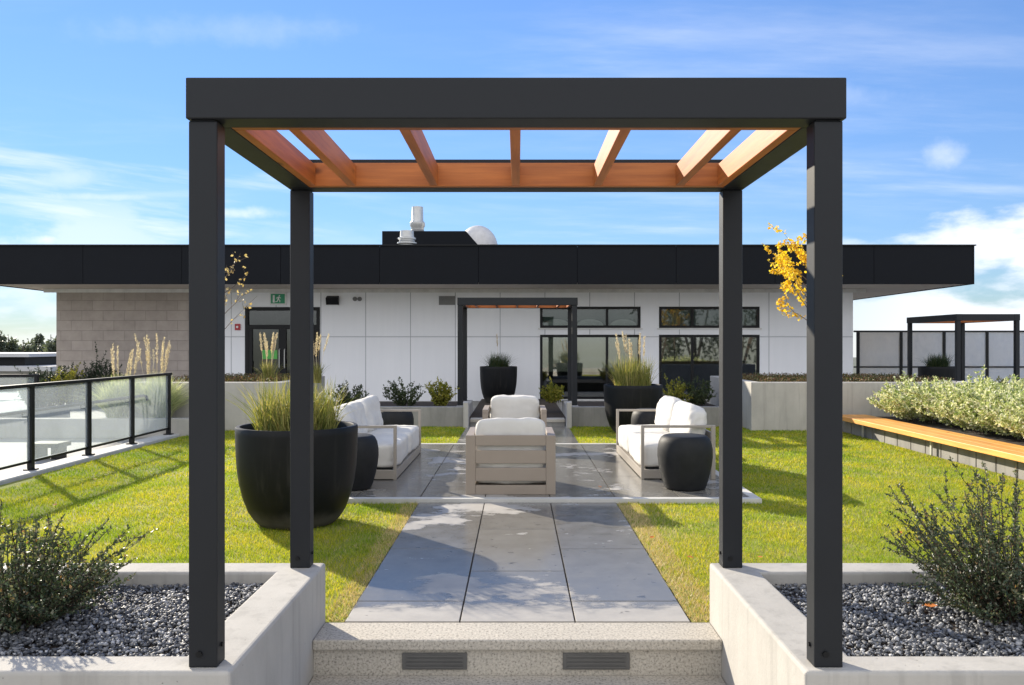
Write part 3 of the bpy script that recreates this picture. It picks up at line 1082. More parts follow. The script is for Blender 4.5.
pot = make_pot('big round black planter nearest the camera, on the lawn behind the pergola post', (PX(297.5, 6.9), 6.9, -.012))
dup(pot, 'big round black planter beside the far arm of the right sofa', (PX(633, 14.0), 14.0, -.012))
dup(pot, 'round black planter against the white wall behind the far armchair', (PX(498.5, 21.0), 21.0, .0), scale=(.96, .96, 1.14))
dup(pot, 'round black planter under the pergola at the frosted glass fence', (PX(938, 20.3), 20.3, -.05), scale=(.9, .9, 1.22))
grass_clump('ornamental_grass', 'yellowing spiky grass in the big black planter nearest the camera', (PX(297, 6.9), 6.9, .70), 1250, .56, .46, .32, .008, 'potgrass', 31, hvar=.6)
grass_clump('ornamental_grass', 'tall yellowing grass with pale plumes in the black planter by the right sofa', (PX(633, 14.0), 14.0, .70), 900, .66, .34, .30, .009, 'potgrass', 32, plumes=9, ph=.98)
grass_clump('ornamental_grass', 'dark green grass in the black planter against the white wall', (PX(498.5, 21.0), 21.0, .82), 500, .55, .55, .25, .011, 'darkgrass', 33, plumes=1, ph=.95)
grass_clump('ornamental_grass', 'dark bushy grass in the black planter under the right pergola', (PX(938, 20.3), 20.3, .86), 600, .48, .7, .24, .011, 'darkgrass', 34)

# grasses in beds
grass_clump('ornamental_grass', 'pale grass clump with straw plumes left in the low bed behind the railing', (-6.75, 14.0, .19), 1900, .86, .66, .2, .013, 'bluegrass', 41, plumes=7, ph=1.33, prad=.013)
grass_clump('ornamental_grass', 'pale grass clump with many straw plumes at the end of the glass railing', (-6.12, 13.98, .19), 2200, .88, .70, .2, .013, 'bluegrass', 42, plumes=13, ph=1.45, prad=.013)
grass_clump('ornamental_grass', 'plumed grass standing in the raised planter left of the pergola back post', (PX(268, 15.2), 15.2, .76), 260, .5, .35, .10, .009, 'potgrass', 43, plumes=9, ph=.95, prad=.02)
grass_clump('ornamental_grass', 'plumed grass at the right end of the left raised planter', (PX(316, 15.6), 15.6, .76), 240, .45, .3, .10, .009, 'potgrass', 44, plumes=10, ph=.92, prad=.022)

# ------------------------------------------------------------------ shrubs
stem_shrub('cotoneaster_shrub', 'dark small leaved shrub with upright sprigs in the left gravel planter', (-2.24, 3.70, .235), 51, 210, .52, .36, .0185, 210, 'cotoneaster', base=.17, hmin=.2, twigs=3, curve=.3)
stem_shrub('cotoneaster_shrub', 'tall dark arching shrub in the right gravel planter', (2.24, 3.74, .235), 52, 190, .72, .50, .0175, 190, 'cotoneaster', base=.16, hmin=.25, twigs=3, curve=.2)
for i, (px, D, h, lab, mm, sp, ns, lf) in enumerate([
        (351, 16.2, .55, 'dark upright shrub behind the low wall, nearest the left raised planter', 'shrubgreen', .42, 34, .045),
        (406, 16.2, .62, 'dark upright shrub behind the low wall, in the middle of the left bed', 'shrubgreen', .40, 34, .045),
        (440, 16.2, .58, 'small lime green shrub behind the low wall, next to the far pergola', 'limeleaf', .20, 26, .06),
        (554, 17.6, .5, 'small yellow shrub under the far pergola', 'limeleaf', .2, 26, .06),
        (674, 16.2, .55, 'yellow green shrub behind the low wall, right of the big pot', 'limeleaf', .3, 24, .05),
        (697, 16.4, .62, 'dark branching shrub behind the low wall beside the right raised planter', 'shrubgreen', .36, 30, .045)]):
    stem_shrub('bed_shrub', lab, (PX(px, D), D, .235), 60 + i, ns, h, sp, lf, 95, mm, base=.12, twigs=3, hmin=.5, group='shrubs in the beds before the white building')
for i, (px, D, top, lab, mm) in enumerate([(38, 20, 376, 'small grey green shrub by the far roofs at left', 'shrubgreen'), (46, 20.5, 367, 'dark rounded shrub left of the stone wall corner', 'conifer'), (64, 20.6, 364, 'yellow green shrub at the stone wall corner', 'limeleaf'), (77, 21, 360, 'dark shrub beside the yellow one before the stone wall', 'conifer'), (104, 21, 357, 'dark conical shrub before the middle of the stone wall', 'conifer')]):
    z = PZ(top, D) + .05
    stem_shrub('wall_shrub', lab, (PX(px, D), D, -.05), 70 + i, 60, z, .34, .05, 90, mm, base=.2, twigs=3, hmin=.5, stemr=.008, group='shrubs before the stone wall')
stem_shrub('terrace_shrub', 'yellow green shrub under the right pergola, beyond the pale shrubs', (PX(1004, 19.5), 19.5, .0), 79, 40, .75, .35, .06, 90, 'limeleaf', base=.15, twigs=3, hmin=.5)
spots = [(6.65, 13.3, .74), (6.85, 12.4, .76), (6.75, 11.5, .72), (6.8, 10.6, .70), (6.65, 9.7, .70), (6.75, 8.7, .68)]
names = ['farthest pale variegated shrub behind the bench, by the raised planter', 'second farthest pale variegated shrub behind the bench', 'pale variegated shrub behind the middle of the bench',
         'pale variegated shrub behind the bench, before the right pergola post', 'pale variegated shrub behind the bench at the right edge', 'nearest pale variegated shrub behind the bench end']
for i, ((x, y, h), lab) in enumerate(zip(spots, names)):
    stem_shrub('variegated_shrub', lab, (x, y, .24), 80 + i, 115, h * (.94 + .2 * ((i * 7) % 5) / 4), .72, .048, 150, 'variegated', base=.34, twigs=5, hmin=.5, group='variegated shrubs behind the bench', curve=.1)
young_tree('young_tree', 'young tree with golden leaves in the right raised planter', (PX(811, 15.7), 15.7, .76), 91, 2.66, 1.2, .72, 3000, .066, 'yellowleaf', bias=.45, nl=22)
young_tree('young_tree', 'thin young tree with few dry leaves in the left raised planter', (PX(221, 15.7), 15.7, .76), 92, 2.6, 1.1, .55, 240, .06, 'paleleaf')

# ------------------------------------------------------------------ bench on the right
bw = MB().box(5.65, 5.80, 4.43, 14.32, -.05, .19)
bwo = thing('bench_wall', 'low retaining wall under the long timber bench', 'wall', (0, 0, 0))
MB().box(5.66, 5.80, 4.43, 14.32, -.05, .19).build('backing', M['black'], bwo)
pn = MB()
y = 14.30
while y > 4.9:
    pn.box(5.635, 5.659, y - .395, y - .0, -.03, .185)
    y -= .42
pn.build('cladding', M['concrete_dark'], bwo)
tb = thing('timber_bench', 'long orange timber bench along the right side of the lawn', 'bench', (5.43, 0, 0))
for k, (a, b) in enumerate(((0, .18), (.186, .366), (.372, .56))):
    MB().box(a, b, 5.2, 14.15, .215, .285).build('plank', M['benchwood'], tb, bevel=.006)
for y in (13.3, 11.1, 8.9, 6.7):
    MB().box(.06, .52, y - .02, y + .02, .192, .2145).box(.14, .16, y - .02, y + .02, -.04, .191).build('bracket', M['galv'], tb)
struct(MB().box(5.805, 8.0, 4.43, 14.32, -.05, .235).build('planting_bed', M['soil']))

# ------------------------------------------------------------------ furniture
def bars(mb, L):
    for b in L:
        mb.box(*b)
    return mb


def make_armchair(label, loc, rz):
    """local: back panel at y=0, seat faces +y"""
    t = thing('armchair', label, 'armchair', loc, rz, 'taupe slatted armchairs')
    w, h, d = .435, .575, .82
    b = MB()
    for s in (-1, 1):
        b.box(min(s * w, s * (w - .092)), max(s * w, s * (w - .092)), 0, .045, 0, h)
    zs = [(.0, .09), (.132, .258), (.302, .428), (.474, h)]
    for a, c in zs:
        b.box(-w + .0925, w - .0925, 0.004, .041, a, c)
    b.build('back_panel', M['taupe'], t, bevel=.004)
    for s in (-1, 1):
        a = MB()
        x0, x1 = sorted((s * w, s * (w - .075)))
        a.box(x0, x1, .0455, d, h - .05, h)
        a.box(x0, x1, d - .09, d, 0, h - .0505)
        for z0, z1 in ((.0, .088), (.128, .262), (.303, .432)):
            a.box(x0 + .02, x1 - .02, .0455, d - .0905, z0, z1)
        a.build('arm', M['taupe'], t, bevel=.004)
    MB().box(-w + .0755, w - .0755, .046, d - .02, .03, .085).build('seat_base', M['taupe'], t, bevel=.004)
    cushion('seat_cushion', .715, .755, .31, t, (0, .43, .24), seed=1, n=9)
    cushion('back_cushion', .70, .22, .50, t, (0, .17, .475), (R(-7), 0, 0), seed=2, n=6)
    return t


ac = make_armchair('taupe slatted armchair with its back to the camera', (-.066, 7.97, PTZ), 0)
dup(ac, 'taupe armchair facing the camera behind the nearer armchair', (-.04, 11.98, PTZ), math.pi)


def make_sofa(label, loc, rz):
    """local: back along y=0..., length along x, faces -y? -> local x is length, seat opens towards +y"""
    t = thing('sofa', label, 'sofa', loc, rz, 'white sofas with thin frames')
    L, d, h = 2.25, .80, .585
    p = .032
    MB().box(.0, L, .10, d - .002, .01, .105).build('plinth', M['greyframe'], t, bevel=.004)
    MB().box(.05, L - .05, .12, d - .05, .106, .128).build('deck', M['black'], t)
    for x in (0, L - p):
        a = MB()
        a.box(x - .002, x + p + .002, 0, p + .015, 0, h)
        a.box(x - .002, x + p + .002, d - p, d + .002, 0, h)
        a.box(x - .002, x + p + .002, p + .0155, d - p - .0005, h - p * .9, h)
        a.build('arm_frame', M['greyframe'], t, bevel=.004)
    MB().box(p + .003, L - p - .003, .005, .035, .28, .5).build('back_rail', M['greyframe'], t, bevel=.004)
    n = 2
    w = (L - 2 * p - .02) / n
    for i in range(n):
        x = p + .01 + w * (i + .5)
        cushion('seat_cushion', w - .002, d - .06, .28, t, (x, .43, .25), seed=5 + i, n=9)
        cushion('back_cushion', w - .02, .24, .44, t, (x, .185, .56), (R(13), 0, 0), seed=8 + i, n=4.2, wr=.02)
    return t


# left sofa faces +x ; right sofa faces -x
make_sofa('white outdoor sofa on the left of the patio, facing right', (-2.10, 11.08, PTZ), R(-90))
rs = [o for o in bpy.data.objects if o.name == 'sofa'][0]
dup(rs, 'white outdoor sofa on the right of the patio, facing left', (2.135, 8.87, PTZ), R(90))


def make_drum(label, loc):
    t = tag(MB().lathe([(0, 0), (.185, 0), (.205, .012), (.225, .07), (.247, .15), (.266, .24), (.276, .33), (.275, .40), (.262, .47), (.240, .515), (.215, .535), (.195, .54), (0, .54)], 56).build('drum_table', M['drum'], None, loc, smooth=True), label, 'side table', 'charcoal drum side tables')
    return t


dr = make_drum('charcoal drum side table at the near arm of the right sofa', (PX(685.5, 8.3), 8.33, PTZ))
for lab, x, y in (('charcoal drum side table between the big black planter and the left sofa', PX(350.5, 8.3), 8.33),
                  ('charcoal drum side table at the far arm of the left sofa', PX(394, 11.65), 11.68),
                  ('charcoal drum side table at the far arm of the right sofa', PX(651, 11.65), 11.68)):
    c = dr.copy()
    C.objects.link(c)
    c.location = (x, y, PTZ)
    c['label'] = lab

# ------------------------------------------------------------------ building
DW, DF = 22.5, 20.5
def WX(x): return PX(x, DW)
def WZ(y): return PZ(y, DW)
bd = thing('building', 'long low white building with dark overhanging roof and stone clad end', 'building', (0, DW, -.05))
o5 = .05
SOF = PZ(283.5, DF) + o5
TOP = PZ(246, DF) + o5
xl, xm, xr = WX(57), WX(207), WX(853)
door = (WX(245), WX(320), 0.0, WZ(307) + o5)
wins = [(WX(540), WX(640.6), WZ(328) + o5, WZ(306.6) + o5), (WX(540), WX(640.6), .05, WZ(334.7) + o5),
        (WX(659), WX(759.6), WZ(328) + o5, WZ(306.6) + o5), (WX(659), WX(759.6), .05, WZ(334.7) + o5)]
wall_sheet(xm, xr, 0, SOF, 0, .25, [door] + wins).build('white_wall', M['panel'], bd)
MB().box(xl, xm - .001, -.03, .25, 0, SOF).build('stone_wall', M['stone'], bd)
MB().box(xl, xl + .25, .251, 9.5, 0, SOF).box(xr - .25, xr, .251, 9.5, 0, SOF).box(xl, xr, 9.501, 9.75, 0, SOF).build('side_walls', M['trimwhite'], bd)
MB().box(xl + .26, xr - .26, 4.5, 4.6, .02, SOF - .01).build('inner_wall', M['interior'], bd)
MB().box(xl + .26, xr - .26, .26, 4.49, 0, .02).build('inner_floor', M['interior_dark'], bd)
MB().box(WX(45), WX(865), -.07, -.031, SOF - .10, SOF - .001).box(WX(45), WX(865), -.03, -.0, SOF - .10 + .002, SOF - .002).build('trim', M['trimwhite'], bd)
fx0, fx1 = PX(-15, DF), PX(972, DF)
MB().box(fx0, fx1, DF - DW, 11, SOF + .001, SOF + .03).build('soffit', M['soffit'], bd)
fb = MB()
nsp = 10
for k in range(nsp):
    a, b = fx0 + (fx1 - fx0) * k / nsp, fx0 + (fx1 - fx0) * (k + 1) / nsp
    fb.box(a + .004, b - .004, DF - DW - .04, DF - DW - .001, SOF - .02, TOP)
fb.box(fx1, fx1 + .04, DF - DW - .04, 11, SOF - .02, TOP).box(fx0 - .04, fx0, DF - DW - .04, 11, SOF - .02, TOP)
fb.build('fascia', M['fascia'], bd, bevel=.004)
MB().box(fx0 + .001, fx1 - .001, DF - DW, 11, SOF + .031, TOP - .02).build('roof', M['fascia'], bd)
MB().box(fx0 - .07, fx1 + .07, DF - DW - .075, DF - DW + .1, TOP, TOP + .03).build('roof_edge', M['black'], bd)


def frame_bars(mb, x0, x1, z0, z1, t, y0, y1, mull=(), trans=()):
    mb.box(x0, x0 + t, y0, y1, z0, z1).box(x1 - t, x1, y0, y1, z0, z1)
    mb.box(x0 + t, x1 - t, y0, y1, z0, z0 + t).box(x0 + t, x1 - t, y0, y1, z1 - t, z1)
    for m in mull:
        mb.box(m - t * .5, m + t * .5, y0 + .002, y1 - .002, z0 + t, z1 - t)
    return mb


for k, (a, b, c, d) in enumerate(wins):
    up = k % 2 == 0
    mull = [a + (b - a) * .333, a + (b - a) * .667] if True else []
    w = frame_bars(MB(), a + .004, b - .004, c + .004, d - .004, .065, -.012, .09, mull).build('window', M['black'], bd)
    MB().box(a + .07, b - .07, .03, .042, c + .07, d - .07).build('pane', M['window_dim' if up else 'window'], w)
    if k == 1:
        MB().box(a + .08, b - .08, .12, .125, c + .75, d - .08).build('blind', M['blind_cream'], w)  # cream sheet standing in for bright sky mirrored in the lower panes
    elif up:
        MB().box(a + .08, b - .08, .12, .125, c + .08, d - .08).build('blind', M['blind_grey'], w)
    if k == 0:
        for q in range(3):
            cx = a + (b - a) * (q + .5) / 3
            MB().prism([(cx + .36 * math.cos(an), c + .075 + .17 * math.sin(an)) for an in np.linspace(0, math.pi, 14)], .095, .10).build('arched_shade', M['white'], w)  # white half-ellipse plate at the foot of each pane
    MB().box(a - .05, b + .05, -.05, -.013, c - .04, c - .001).build('sill', M['trimwhite'], w)
dmid = (door[0] + door[1]) / 2
tz = WZ(327) + o5
dm = frame_bars(MB(), door[0] + .004, door[1] - .004, .004, door[3] - .004, .09, -.02, .10, [])
dm.box(door[0] + .094, door[1] - .094, -.018, .098, tz - .06, tz + .06).box(dmid - .1, dmid + .1, -.016, .096, .094, tz - .061)
dm.box(door[0] + .095, door[0] + .20, -.01, .09, .094, tz - .061).box(door[1] - .20, door[1] - .095, -.01, .09, .094, tz - .061)
dm.box(door[0] + .201, dmid - .101, -.01, .09, .094, .30).box(dmid + .101, door[1] - .201, -.01, .09, .094, .30)
dob = dm.build('door', M['black'], bd)
MB().box(door[0] + .1, door[1] - .1, .03, .04, .10, door[3] - .1).build('pane', M['window_dim'], dob)
hd = MB()
for s in (-1, 1):
    hd.tube([(dmid + s * .07, -.02, .9), (dmid + s * .07, -.07, .92), (dmid + s * .07, -.07, 1.4), (dmid + s * .07, -.02, 1.42)], .012, 8)
hd.build('handle', M['galv'], dob)
nx0, nx1 = WX(262), WX(277)
MB().box(nx0, nx1, .022, .028, WZ(359) + o5, WZ(350) + o5).build('notice', M['notice'], dob)

# fittings on the wall
def Y(o): return DW - o
ex = thing('exit_sign', 'green and white exit sign with a running figure above the glazed door', 'sign', (WX(278.5), Y(0), WZ(299)))
MB().box(-.22, .22, -.06, -.001, -.17, .17).build('housing', M['white'], ex, bevel=.006)
MB().box(-.19, .19, -.066, -.061, -.125, .135).build('panel', M['green'], ex)
fg = MB()
def fp(pts): fg.prism([(x * .2 + .02, z * .2 - .0) for x, z in pts], -.071, -.0665)
fp([(.12 + .1 * math.cos(a), .42 + .1 * math.sin(a)) for a in np.linspace(0, 6.28, 10, endpoint=False)])
fp([(-.05, .30), (.14, .30), (.06, -.08), (-.12, -.05)])
fp([(.12, .30), (.34, .12), (.28, .06), (.08, .20)])
fp([(-.05, .30), (-.26, .20), (-.28, .02), (-.20, .02), (-.18, .14), (-.04, .2)])
fp([(.06, -.06), (.24, -.20), (.22, -.46), (.13, -.46), (.14, -.24), (-.03, -.1)])
fp([(-.12, -.03), (-.2, -.3), (-.44, -.36), (-.43, -.45), (-.13, -.38), (0, -.08)])
fp([(-.78, -.5), (-.52, -.5), (-.52, .5), (-.78, .5)])
fg.build('pictogram', M['white'], ex)
al = thing('fire_alarm', 'small red alarm sounder beside the glazed door', 'alarm', (WX(238), Y(0), WZ(327)))
MB().box(-.075, .075, -.05, -.001, -.085, .085).build('housing', M['red'], al, bevel=.012)
MB().tube([(0, -.0505, 0), (0, -.075, 0)], .03, 16).build('strobe', M['white'], al)
wl = thing('wall_lamp', 'dark wedge shaped wall lamp right of the glazed door', 'lamp', (WX(333), Y(0), WZ(300.5)))
o = MB().add([(-.17, -.001, -.12), (.17, -.001, -.12), (.17, -.10, -.12), (-.17, -.10, -.12), (-.17, -.001, .13), (.17, -.001, .13), (.17, -.16, .06), (-.17, -.16, .06)],
             [(0, 1, 2, 3), (7, 6, 5, 4), (3, 2, 6, 7), (1, 5, 6, 2), (0, 3, 7, 4), (0, 4, 5, 1)]).build('housing', M['black'], wl, bevel=.01)
MB().box(-.13, .13, -.085, -.02, -.126, -.1205).build('lens', M['white'], wl)
vp = thing('twin_vent', 'pair of small round pipe vents high on the white wall', 'vent', (WX(357.5), Y(0), WZ(299)))
for s in (-1, 1):
    MB().lathe([(.06, 0), (.06, .05), (.035, .05), (.035, .01)], 16).build('pipe', M['louvre'], vp, (s * .065, 0, 0)).rotation_euler = (R(90), 0, 0)
lv = thing('wall_louvre', 'flat grey louvre on the white wall beside the far pergola', 'vent', (WX(447), Y(0), WZ(300.5)))
MB().box(-.22, .22, -.03, -.001, -.12, .12).build('frame', M['louvre'], lv)
sl = MB()
for k in range(7):
    sl.box(-.20, .20, -.042, -.0305, -.105 + k * .03, -.09 + k * .03)
sl.build('slats', M['louvre'], lv)

# roof equipment
RZ = TOP - .07
DP = 25.0
pb = MB().prism([(PX(382, DP), RZ - .4), (PX(480, DP), RZ - .4), (PX(479, DP), PZ(246, DP)), (PX(466, DP), PZ(231, DP)), (PX(382, DP), PZ(231, DP))], DP, DP + 3)
tag(pb.build('plant_room', M['fascia'], bevel=.01), 'dark boxed plant room with a slanted end on the roof', 'roof unit')


def stack(label, px, D, ytop, w):
    t = thing('exhaust_stack', label, 'exhaust stack', (PX(px, D), D, RZ - .05), 0, 'pale exhaust stacks on the roof')
    H = PZ(ytop, D) - RZ + .05
    r = w / 2 / F * D
    MB().lathe([(r * .8, 0), (r * .8, H * .55), (r * 1.08, H * .58), (r * 1.08, H * .62), (r * .86, H * .64), (r * .86, H * .70), (r * 1.0, H * .72), (r * 1.0, H * .77), (r * .78, H * .80), (r * .74, H), (r * .66, H), (r * .66, H * .8)], 28).build('pipe', M['galv'], t, smooth=True)
    MB().lathe([(r * .87, H * .635), (r * .89, H * .64), (r * .89, H * .66), (r * .86, H * .665)], 28).build('band', M['louvre'], t)
    return t


stack('taller pale exhaust stack behind the plant room', 417.5, 28.6, 207, 15)
stack('shorter pale exhaust stack in front of the plant room', 407, 23.6, 231, 18)
dm_ = MB().lathe([(.62 * math.cos(a), .62 * math.sin(a)) for a in np.linspace(0, math.pi / 2 - .001, 14)] , 36)
dd = thing('roof_dome', 'white round dome behind the slanted end of the plant room', 'dome', (PX(478, 28.8), 28.8, PZ(249, 28.8)))
MB().lathe([(.70 * math.cos(a), .82 * math.sin(a)) for a in np.linspace(0, math.pi / 2 - .001, 16)], 40).build('shell', M['dome'], dd, smooth=True)
MB().box(-.2, .2, -.2, .2, RZ - PZ(249, 28.8), 0).build('base', M['dome'], dd)

# ------------------------------------------------------------------ frosted fence at right
fe = thing('frosted_fence', 'black framed frosted glass fence along the right terrace edge', 'fence', (9.40, 23.0, -.05))
FZ, MZ = PZ(330.5, 23) + .05, PZ(367, 23) + .05
n = 6
sp = 1.2
MB().box(0, sp * n, -.03, .03, FZ - .05, FZ).build('top_rail', M['black'], fe)
MB().box(0, sp * n, -.02, .02, MZ - .02, MZ + .02).build('mid_rail', M['black'], fe)
for k in range(n + 1):
    MB().box(k * sp + .08, k * sp + .15, -.035, .035, 0, FZ - .0505).build('post', M['black'], fe)
    if k < n:
        MB().box(k * sp + .155, k * sp + sp + .075, -.006, .006, MZ + .021, FZ - .052).build('pane', M['frosted'], fe)
        MB().box(k * sp + .155, k * sp + sp + .075, -.006, .006, .06, MZ - .021).build('pane', M['frosted'], fe)

# ------------------------------------------------------------------ far left: roofs and trees
fh = thing('far_building', 'far low building with pale flat roofs beyond the terrace at left', 'building', (PX(0, 60), 60, -9))
MB().box(-12, 3.6, 0, 14, 0, 8.6).build('wall', M['farwall'], fh)
MB().box(-13, 4.3, -1, 15, 8.601, 8.95).build('roof', M['farroof'], fh)
MB().box(-12, 1.2, 1, 10, 8.951, 9.6).build('upper_storey', M['black'], fh)
MB().box(-13, 2.0, .2, 11, 9.601, 9.85).build('upper_roof', M['farroof'], fh)
wn = MB()
MB().box(-10, 3.2, -.05, -.001, 7.1, 8.3).build('window_band', M['black'], fh)
mid = thing('pale_pavilion', 'pale flat roofed pavilion just below the far dark roof band at left', 'building', (PX(20, 40), 40, -9))
MB().box(-9, 1.55, 0, 5, 0, 7.6).build('wall', M['farwall'], mid)
MB().box(-9.6, 1.9, -.5, 5.5, 7.601, 7.85).build('roof', M['farroof'], mid)


def far_tree(label, px, D, ytop, w, kind, seed):
    rg = np.random.default_rng(seed)
    H = PZ(ytop, D) + 9
    t = thing('far_tree', label, 'tree', (PX(px, D), D, -9), 0, 'trees on the horizon at left')
    tb = MB()
    tb.tube([(0, 0, 0), (rg.normal(0, .1), 0, H * .5), (rg.normal(0, .15), 0, H * .97)], [.28, .16, .03], 6)
    P, D_ = [], []
    n = 900
    if kind == 'fir':
        s = rg.random(n) ** .8
        z = H * (.25 + .75 * s)
        r = w * (1 - s) ** .8 * (.35 + .65 * rg.random(n)) * (.75 + .25 * np.sin(z * 5))
        a = rg.uniform(0, 6.28, n)
        P = np.stack([r * np.cos(a), r * np.sin(a), z], 1)
        D_ = np.stack([np.cos(a), np.sin(a), -.35 + 0 * a], 1) + rg.normal(0, .25, (n, 3))
    else:
        cl = []
        for k in range(9):
            a, r = rg.uniform(0, 6.28), w * rg.uniform(.2, .9)
            c = np.array([r * math.cos(a), r * math.sin(a), H * rg.uniform(.55, .94)])
            tb.tube([(0, 0, H * .4), tuple(c * .6 + np.array([0, 0, H * .3])), tuple(c)], [.1, .07, .03], 4)
            cl.append(c + rg.normal(0, 1, (n // 9, 3)) * np.array([.35, .35, .5]) * w * .55)
        P = np.concatenate(cl)
        D_ = rg.normal(size=P.shape)
    tb.build('trunk', M['bark'], t)
    v, f = leaf_arrays(np.array(P), np.array(D_), rg.uniform(.25, .6, len(P)), .25, rg)
    link('crown', fast_mesh('crown', v, f, 3), M['farleaf'], t)


for i, (px, D, yt, w, kd, lab) in enumerate([
        (-14, 95, 334, 2.0, 'round', 'loose leafy tree at the left edge of the horizon'),
        (1, 90, 340, 1.4, 'fir', 'small dark tree cut by the left photo edge'),
        (9, 92, 331, 1.0, 'round', 'tall thin tree with two crowns near the left edge'),
        (16, 96, 336, 1.2, 'round', 'leafy tree right of the tall thin one'),
        (23, 94, 339, 1.5, 'round', 'low rounded tree left of the pointed conifer'),
        (30, 97, 342, 1.4, 'round', 'low bushy tree beside the pointed conifer'),
        (39, 92, 334, 2.2, 'fir', 'broad pointed conifer on the horizon'),
        (46, 98, 345, 1.6, 'round', 'small tree right of the pointed conifer'),
        (53, 85, 331, 1.0, 'round', 'sparse tall tree beside the stone wall corner'),
        (60, 88, 336, 1.5, 'round', 'tree half hidden by the stone wall corner')]):
    far_tree(lab, px, D, yt, w, kd, 200 + i)

# trees across the street behind the camera: the right windows mirror them
for i, (x, y, h, w) in enumerate(((13, -32, 17, 3.2), (17.5, -36, 19, 3.6), (23, -40, 18, 3.8))):
    far_tree('dark leafy tree behind the camera, mirrored in the right windows', CX + x / 40 * F, 40, CY - (h - 9 - CH) / 40 * F, w, 'round', 300 + i)
    o = [q for q in bpy.data.objects if q.name.startswith('far_tree')][-1]
    o.location = (x, y, -9)
    o['group'] = 'trees mirrored in the windows'

# ------------------------------------------------------------------ fallen leaves
rg = random.Random(4)
lm = MB()
pts = [(0, -.5), (.22, -.28), (.42, -.1), (.30, .12), (.18, .34), (0, .55), (-.18, .34), (-.32, .1), (-.42, -.12), (-.2, -.3)]
lm.add([(x, y, .12 * abs(x) + .05 * math.sin(y * 5)) for x, y in pts] + [(0, 0, -.02)], [(i, (i + 1) % 10, 10) for i in range(10)])
lf0 = lm.build('fallen_leaf', M['orangeleaf'])
big = [(930, 606, .25, .06), (893, 538, 0, .05), (909, 548, 0, .05)]
spots = [(PX(930, F * 1.215 / 261), F * 1.215 / 261, .268, .075)]
for px, py in ((55, 507), (95, 481), (170, 520), (215, 500), (652, 540), (690, 560), (760, 560), (700, 525), (900, 535), (880, 515), (935, 520), (960, 500), (780, 470), (850, 480)):
    D = 1218 / (py - 345)
    spots.append((PX(px, D), D, .022, .045))
for px, py in ((655, 456), (637, 470), (600, 487)):
    D = F * 1.45 / (py - 345)
    spots.append((PX(px, D), D, PTZ + .006, .04))
for i, (x, y, z, s) in enumerate(spots):
    o = lf0 if i == 0 else lf0.copy()
    if i:
        C.objects.link(o)
    o.location = (x, y, z)
    o.scale = (s, s * rg.uniform(.8, 1.2), s)
    o.rotation_euler = (rg.uniform(-.3, .3), rg.uniform(-.3, .3), rg.uniform(0, 6.28))
    if i == 0:
        tag(o, 'bright orange leaf lying on the gravel of the right planter', 'leaf')
    elif z > .025:
        tag(o, 'small dry leaf lying on the grey patio paving', 'leaf', 'dry leaves on the patio')
    else:
        tag(o, 'small dry leaf lying on the lawn', 'leaf', 'dry leaves on the lawn')

# ------------------------------------------------------------------ light, sky, camera
EL = math.atan2(1.03, 2.43)
sx, sy = -1.57 / 2.434, 1.86 / 2.434
sd = Vector((sx * math.cos(EL), sy * math.cos(EL), math.sin(EL)))
L = bpy.data.lights.new('sun', 'SUN')
L.energy = 5.0
L.angle = R(.55)
L.color = (1, .90, .74)
lo = bpy.data.objects.new('sun', L)
C.objects.link(lo)
lo.rotation_euler = (-sd).to_track_quat('-Z', 'Y').to_euler()
lo.location = sd * 40

W = bpy.data.worlds.new('World')
bpy.context.scene.world = W
W.use_nodes = True
t = W.node_tree
t.nodes.clear()
sky = t.nodes.new('ShaderNodeTexSky')
sky.sky_type = 'NISHITA'
sky.sun_disc = False
sky.sun_elevation = EL
sky.sun_rotation = math.atan2(sx, sy)
sky.air_density = 1.0
sky.dust_density = 0.0
sky.ozone_density = 3.0
tc = t.nodes.new('ShaderNodeTexCoord')
sep = t.nodes.new('ShaderNodeSeparateXYZ')
t.links.new(tc.outputs['Generated'], sep.inputs[0])
X, Yv, Z = sep.outputs
# high thin cirrus on a flat layer overhead
zz = mth(t, 'MAXIMUM', mth(t, 'ADD', Z, .10), .02)
cb = t.nodes.new('ShaderNodeCombineXYZ')
t.links.new(mth(t, 'DIVIDE', X, zz), cb.inputs[0])
t.links.new(mth(t, 'DIVIDE', Yv, zz), cb.inputs[1])
mp = t.nodes.new('ShaderNodeMapping')
mp.inputs['Rotation'].default_value = (0, 0, R(-18))
mp.inputs['Scale'].default_value = (.45, 1.5, 1)
t.links.new(cb.outputs[0], mp.inputs['Vector'])
n1 = noise(t, mp.outputs[0], 1.1, 9, .62)
n2 = noise(t, cb.outputs[0], .35, 3, .5)
cir = mth(t, 'MULTIPLY', sstep(t, n1, .46, .78), sstep(t, n2, .40, .62))
cir = mth(t, 'MULTIPLY', cir, .48)
# low cumulus towards the horizon, heavier to the right
mp2 = t.nodes.new('ShaderNodeMapping')
mp2.inputs['Scale'].default_value = (1, 1, 2.6)
mp2.inputs['Location'].default_value = (.3, .1, .05)
t.links.new(tc.outputs['Generated'], mp2.inputs['Vector'])
n3 = noise(t, mp2.outputs[0], 5.5, 10, .55)
low = mth(t, 'SUBTRACT', 1., sstep(t, Z, .06, .19))
cum = sstep(t, mth(t, 'ADD', n3, mth(t, 'MULTIPLY', low, .24)), .60, .74)
cum = mth(t, 'MULTIPLY', cum, mth(t, 'SUBTRACT', 1., sstep(t, Z, .12, .20)))
side = mth(t, 'ADD', sstep(t, X, .25, .50), mth(t, 'MULTIPLY', sstep(t, mth(t, 'MULTIPLY', X, -1), .24, .46), .45))
cum = mth(t, 'MULTIPLY', cum, mth(t, 'MULTIPLY_ADD', side, .82, .12, clamp=True))
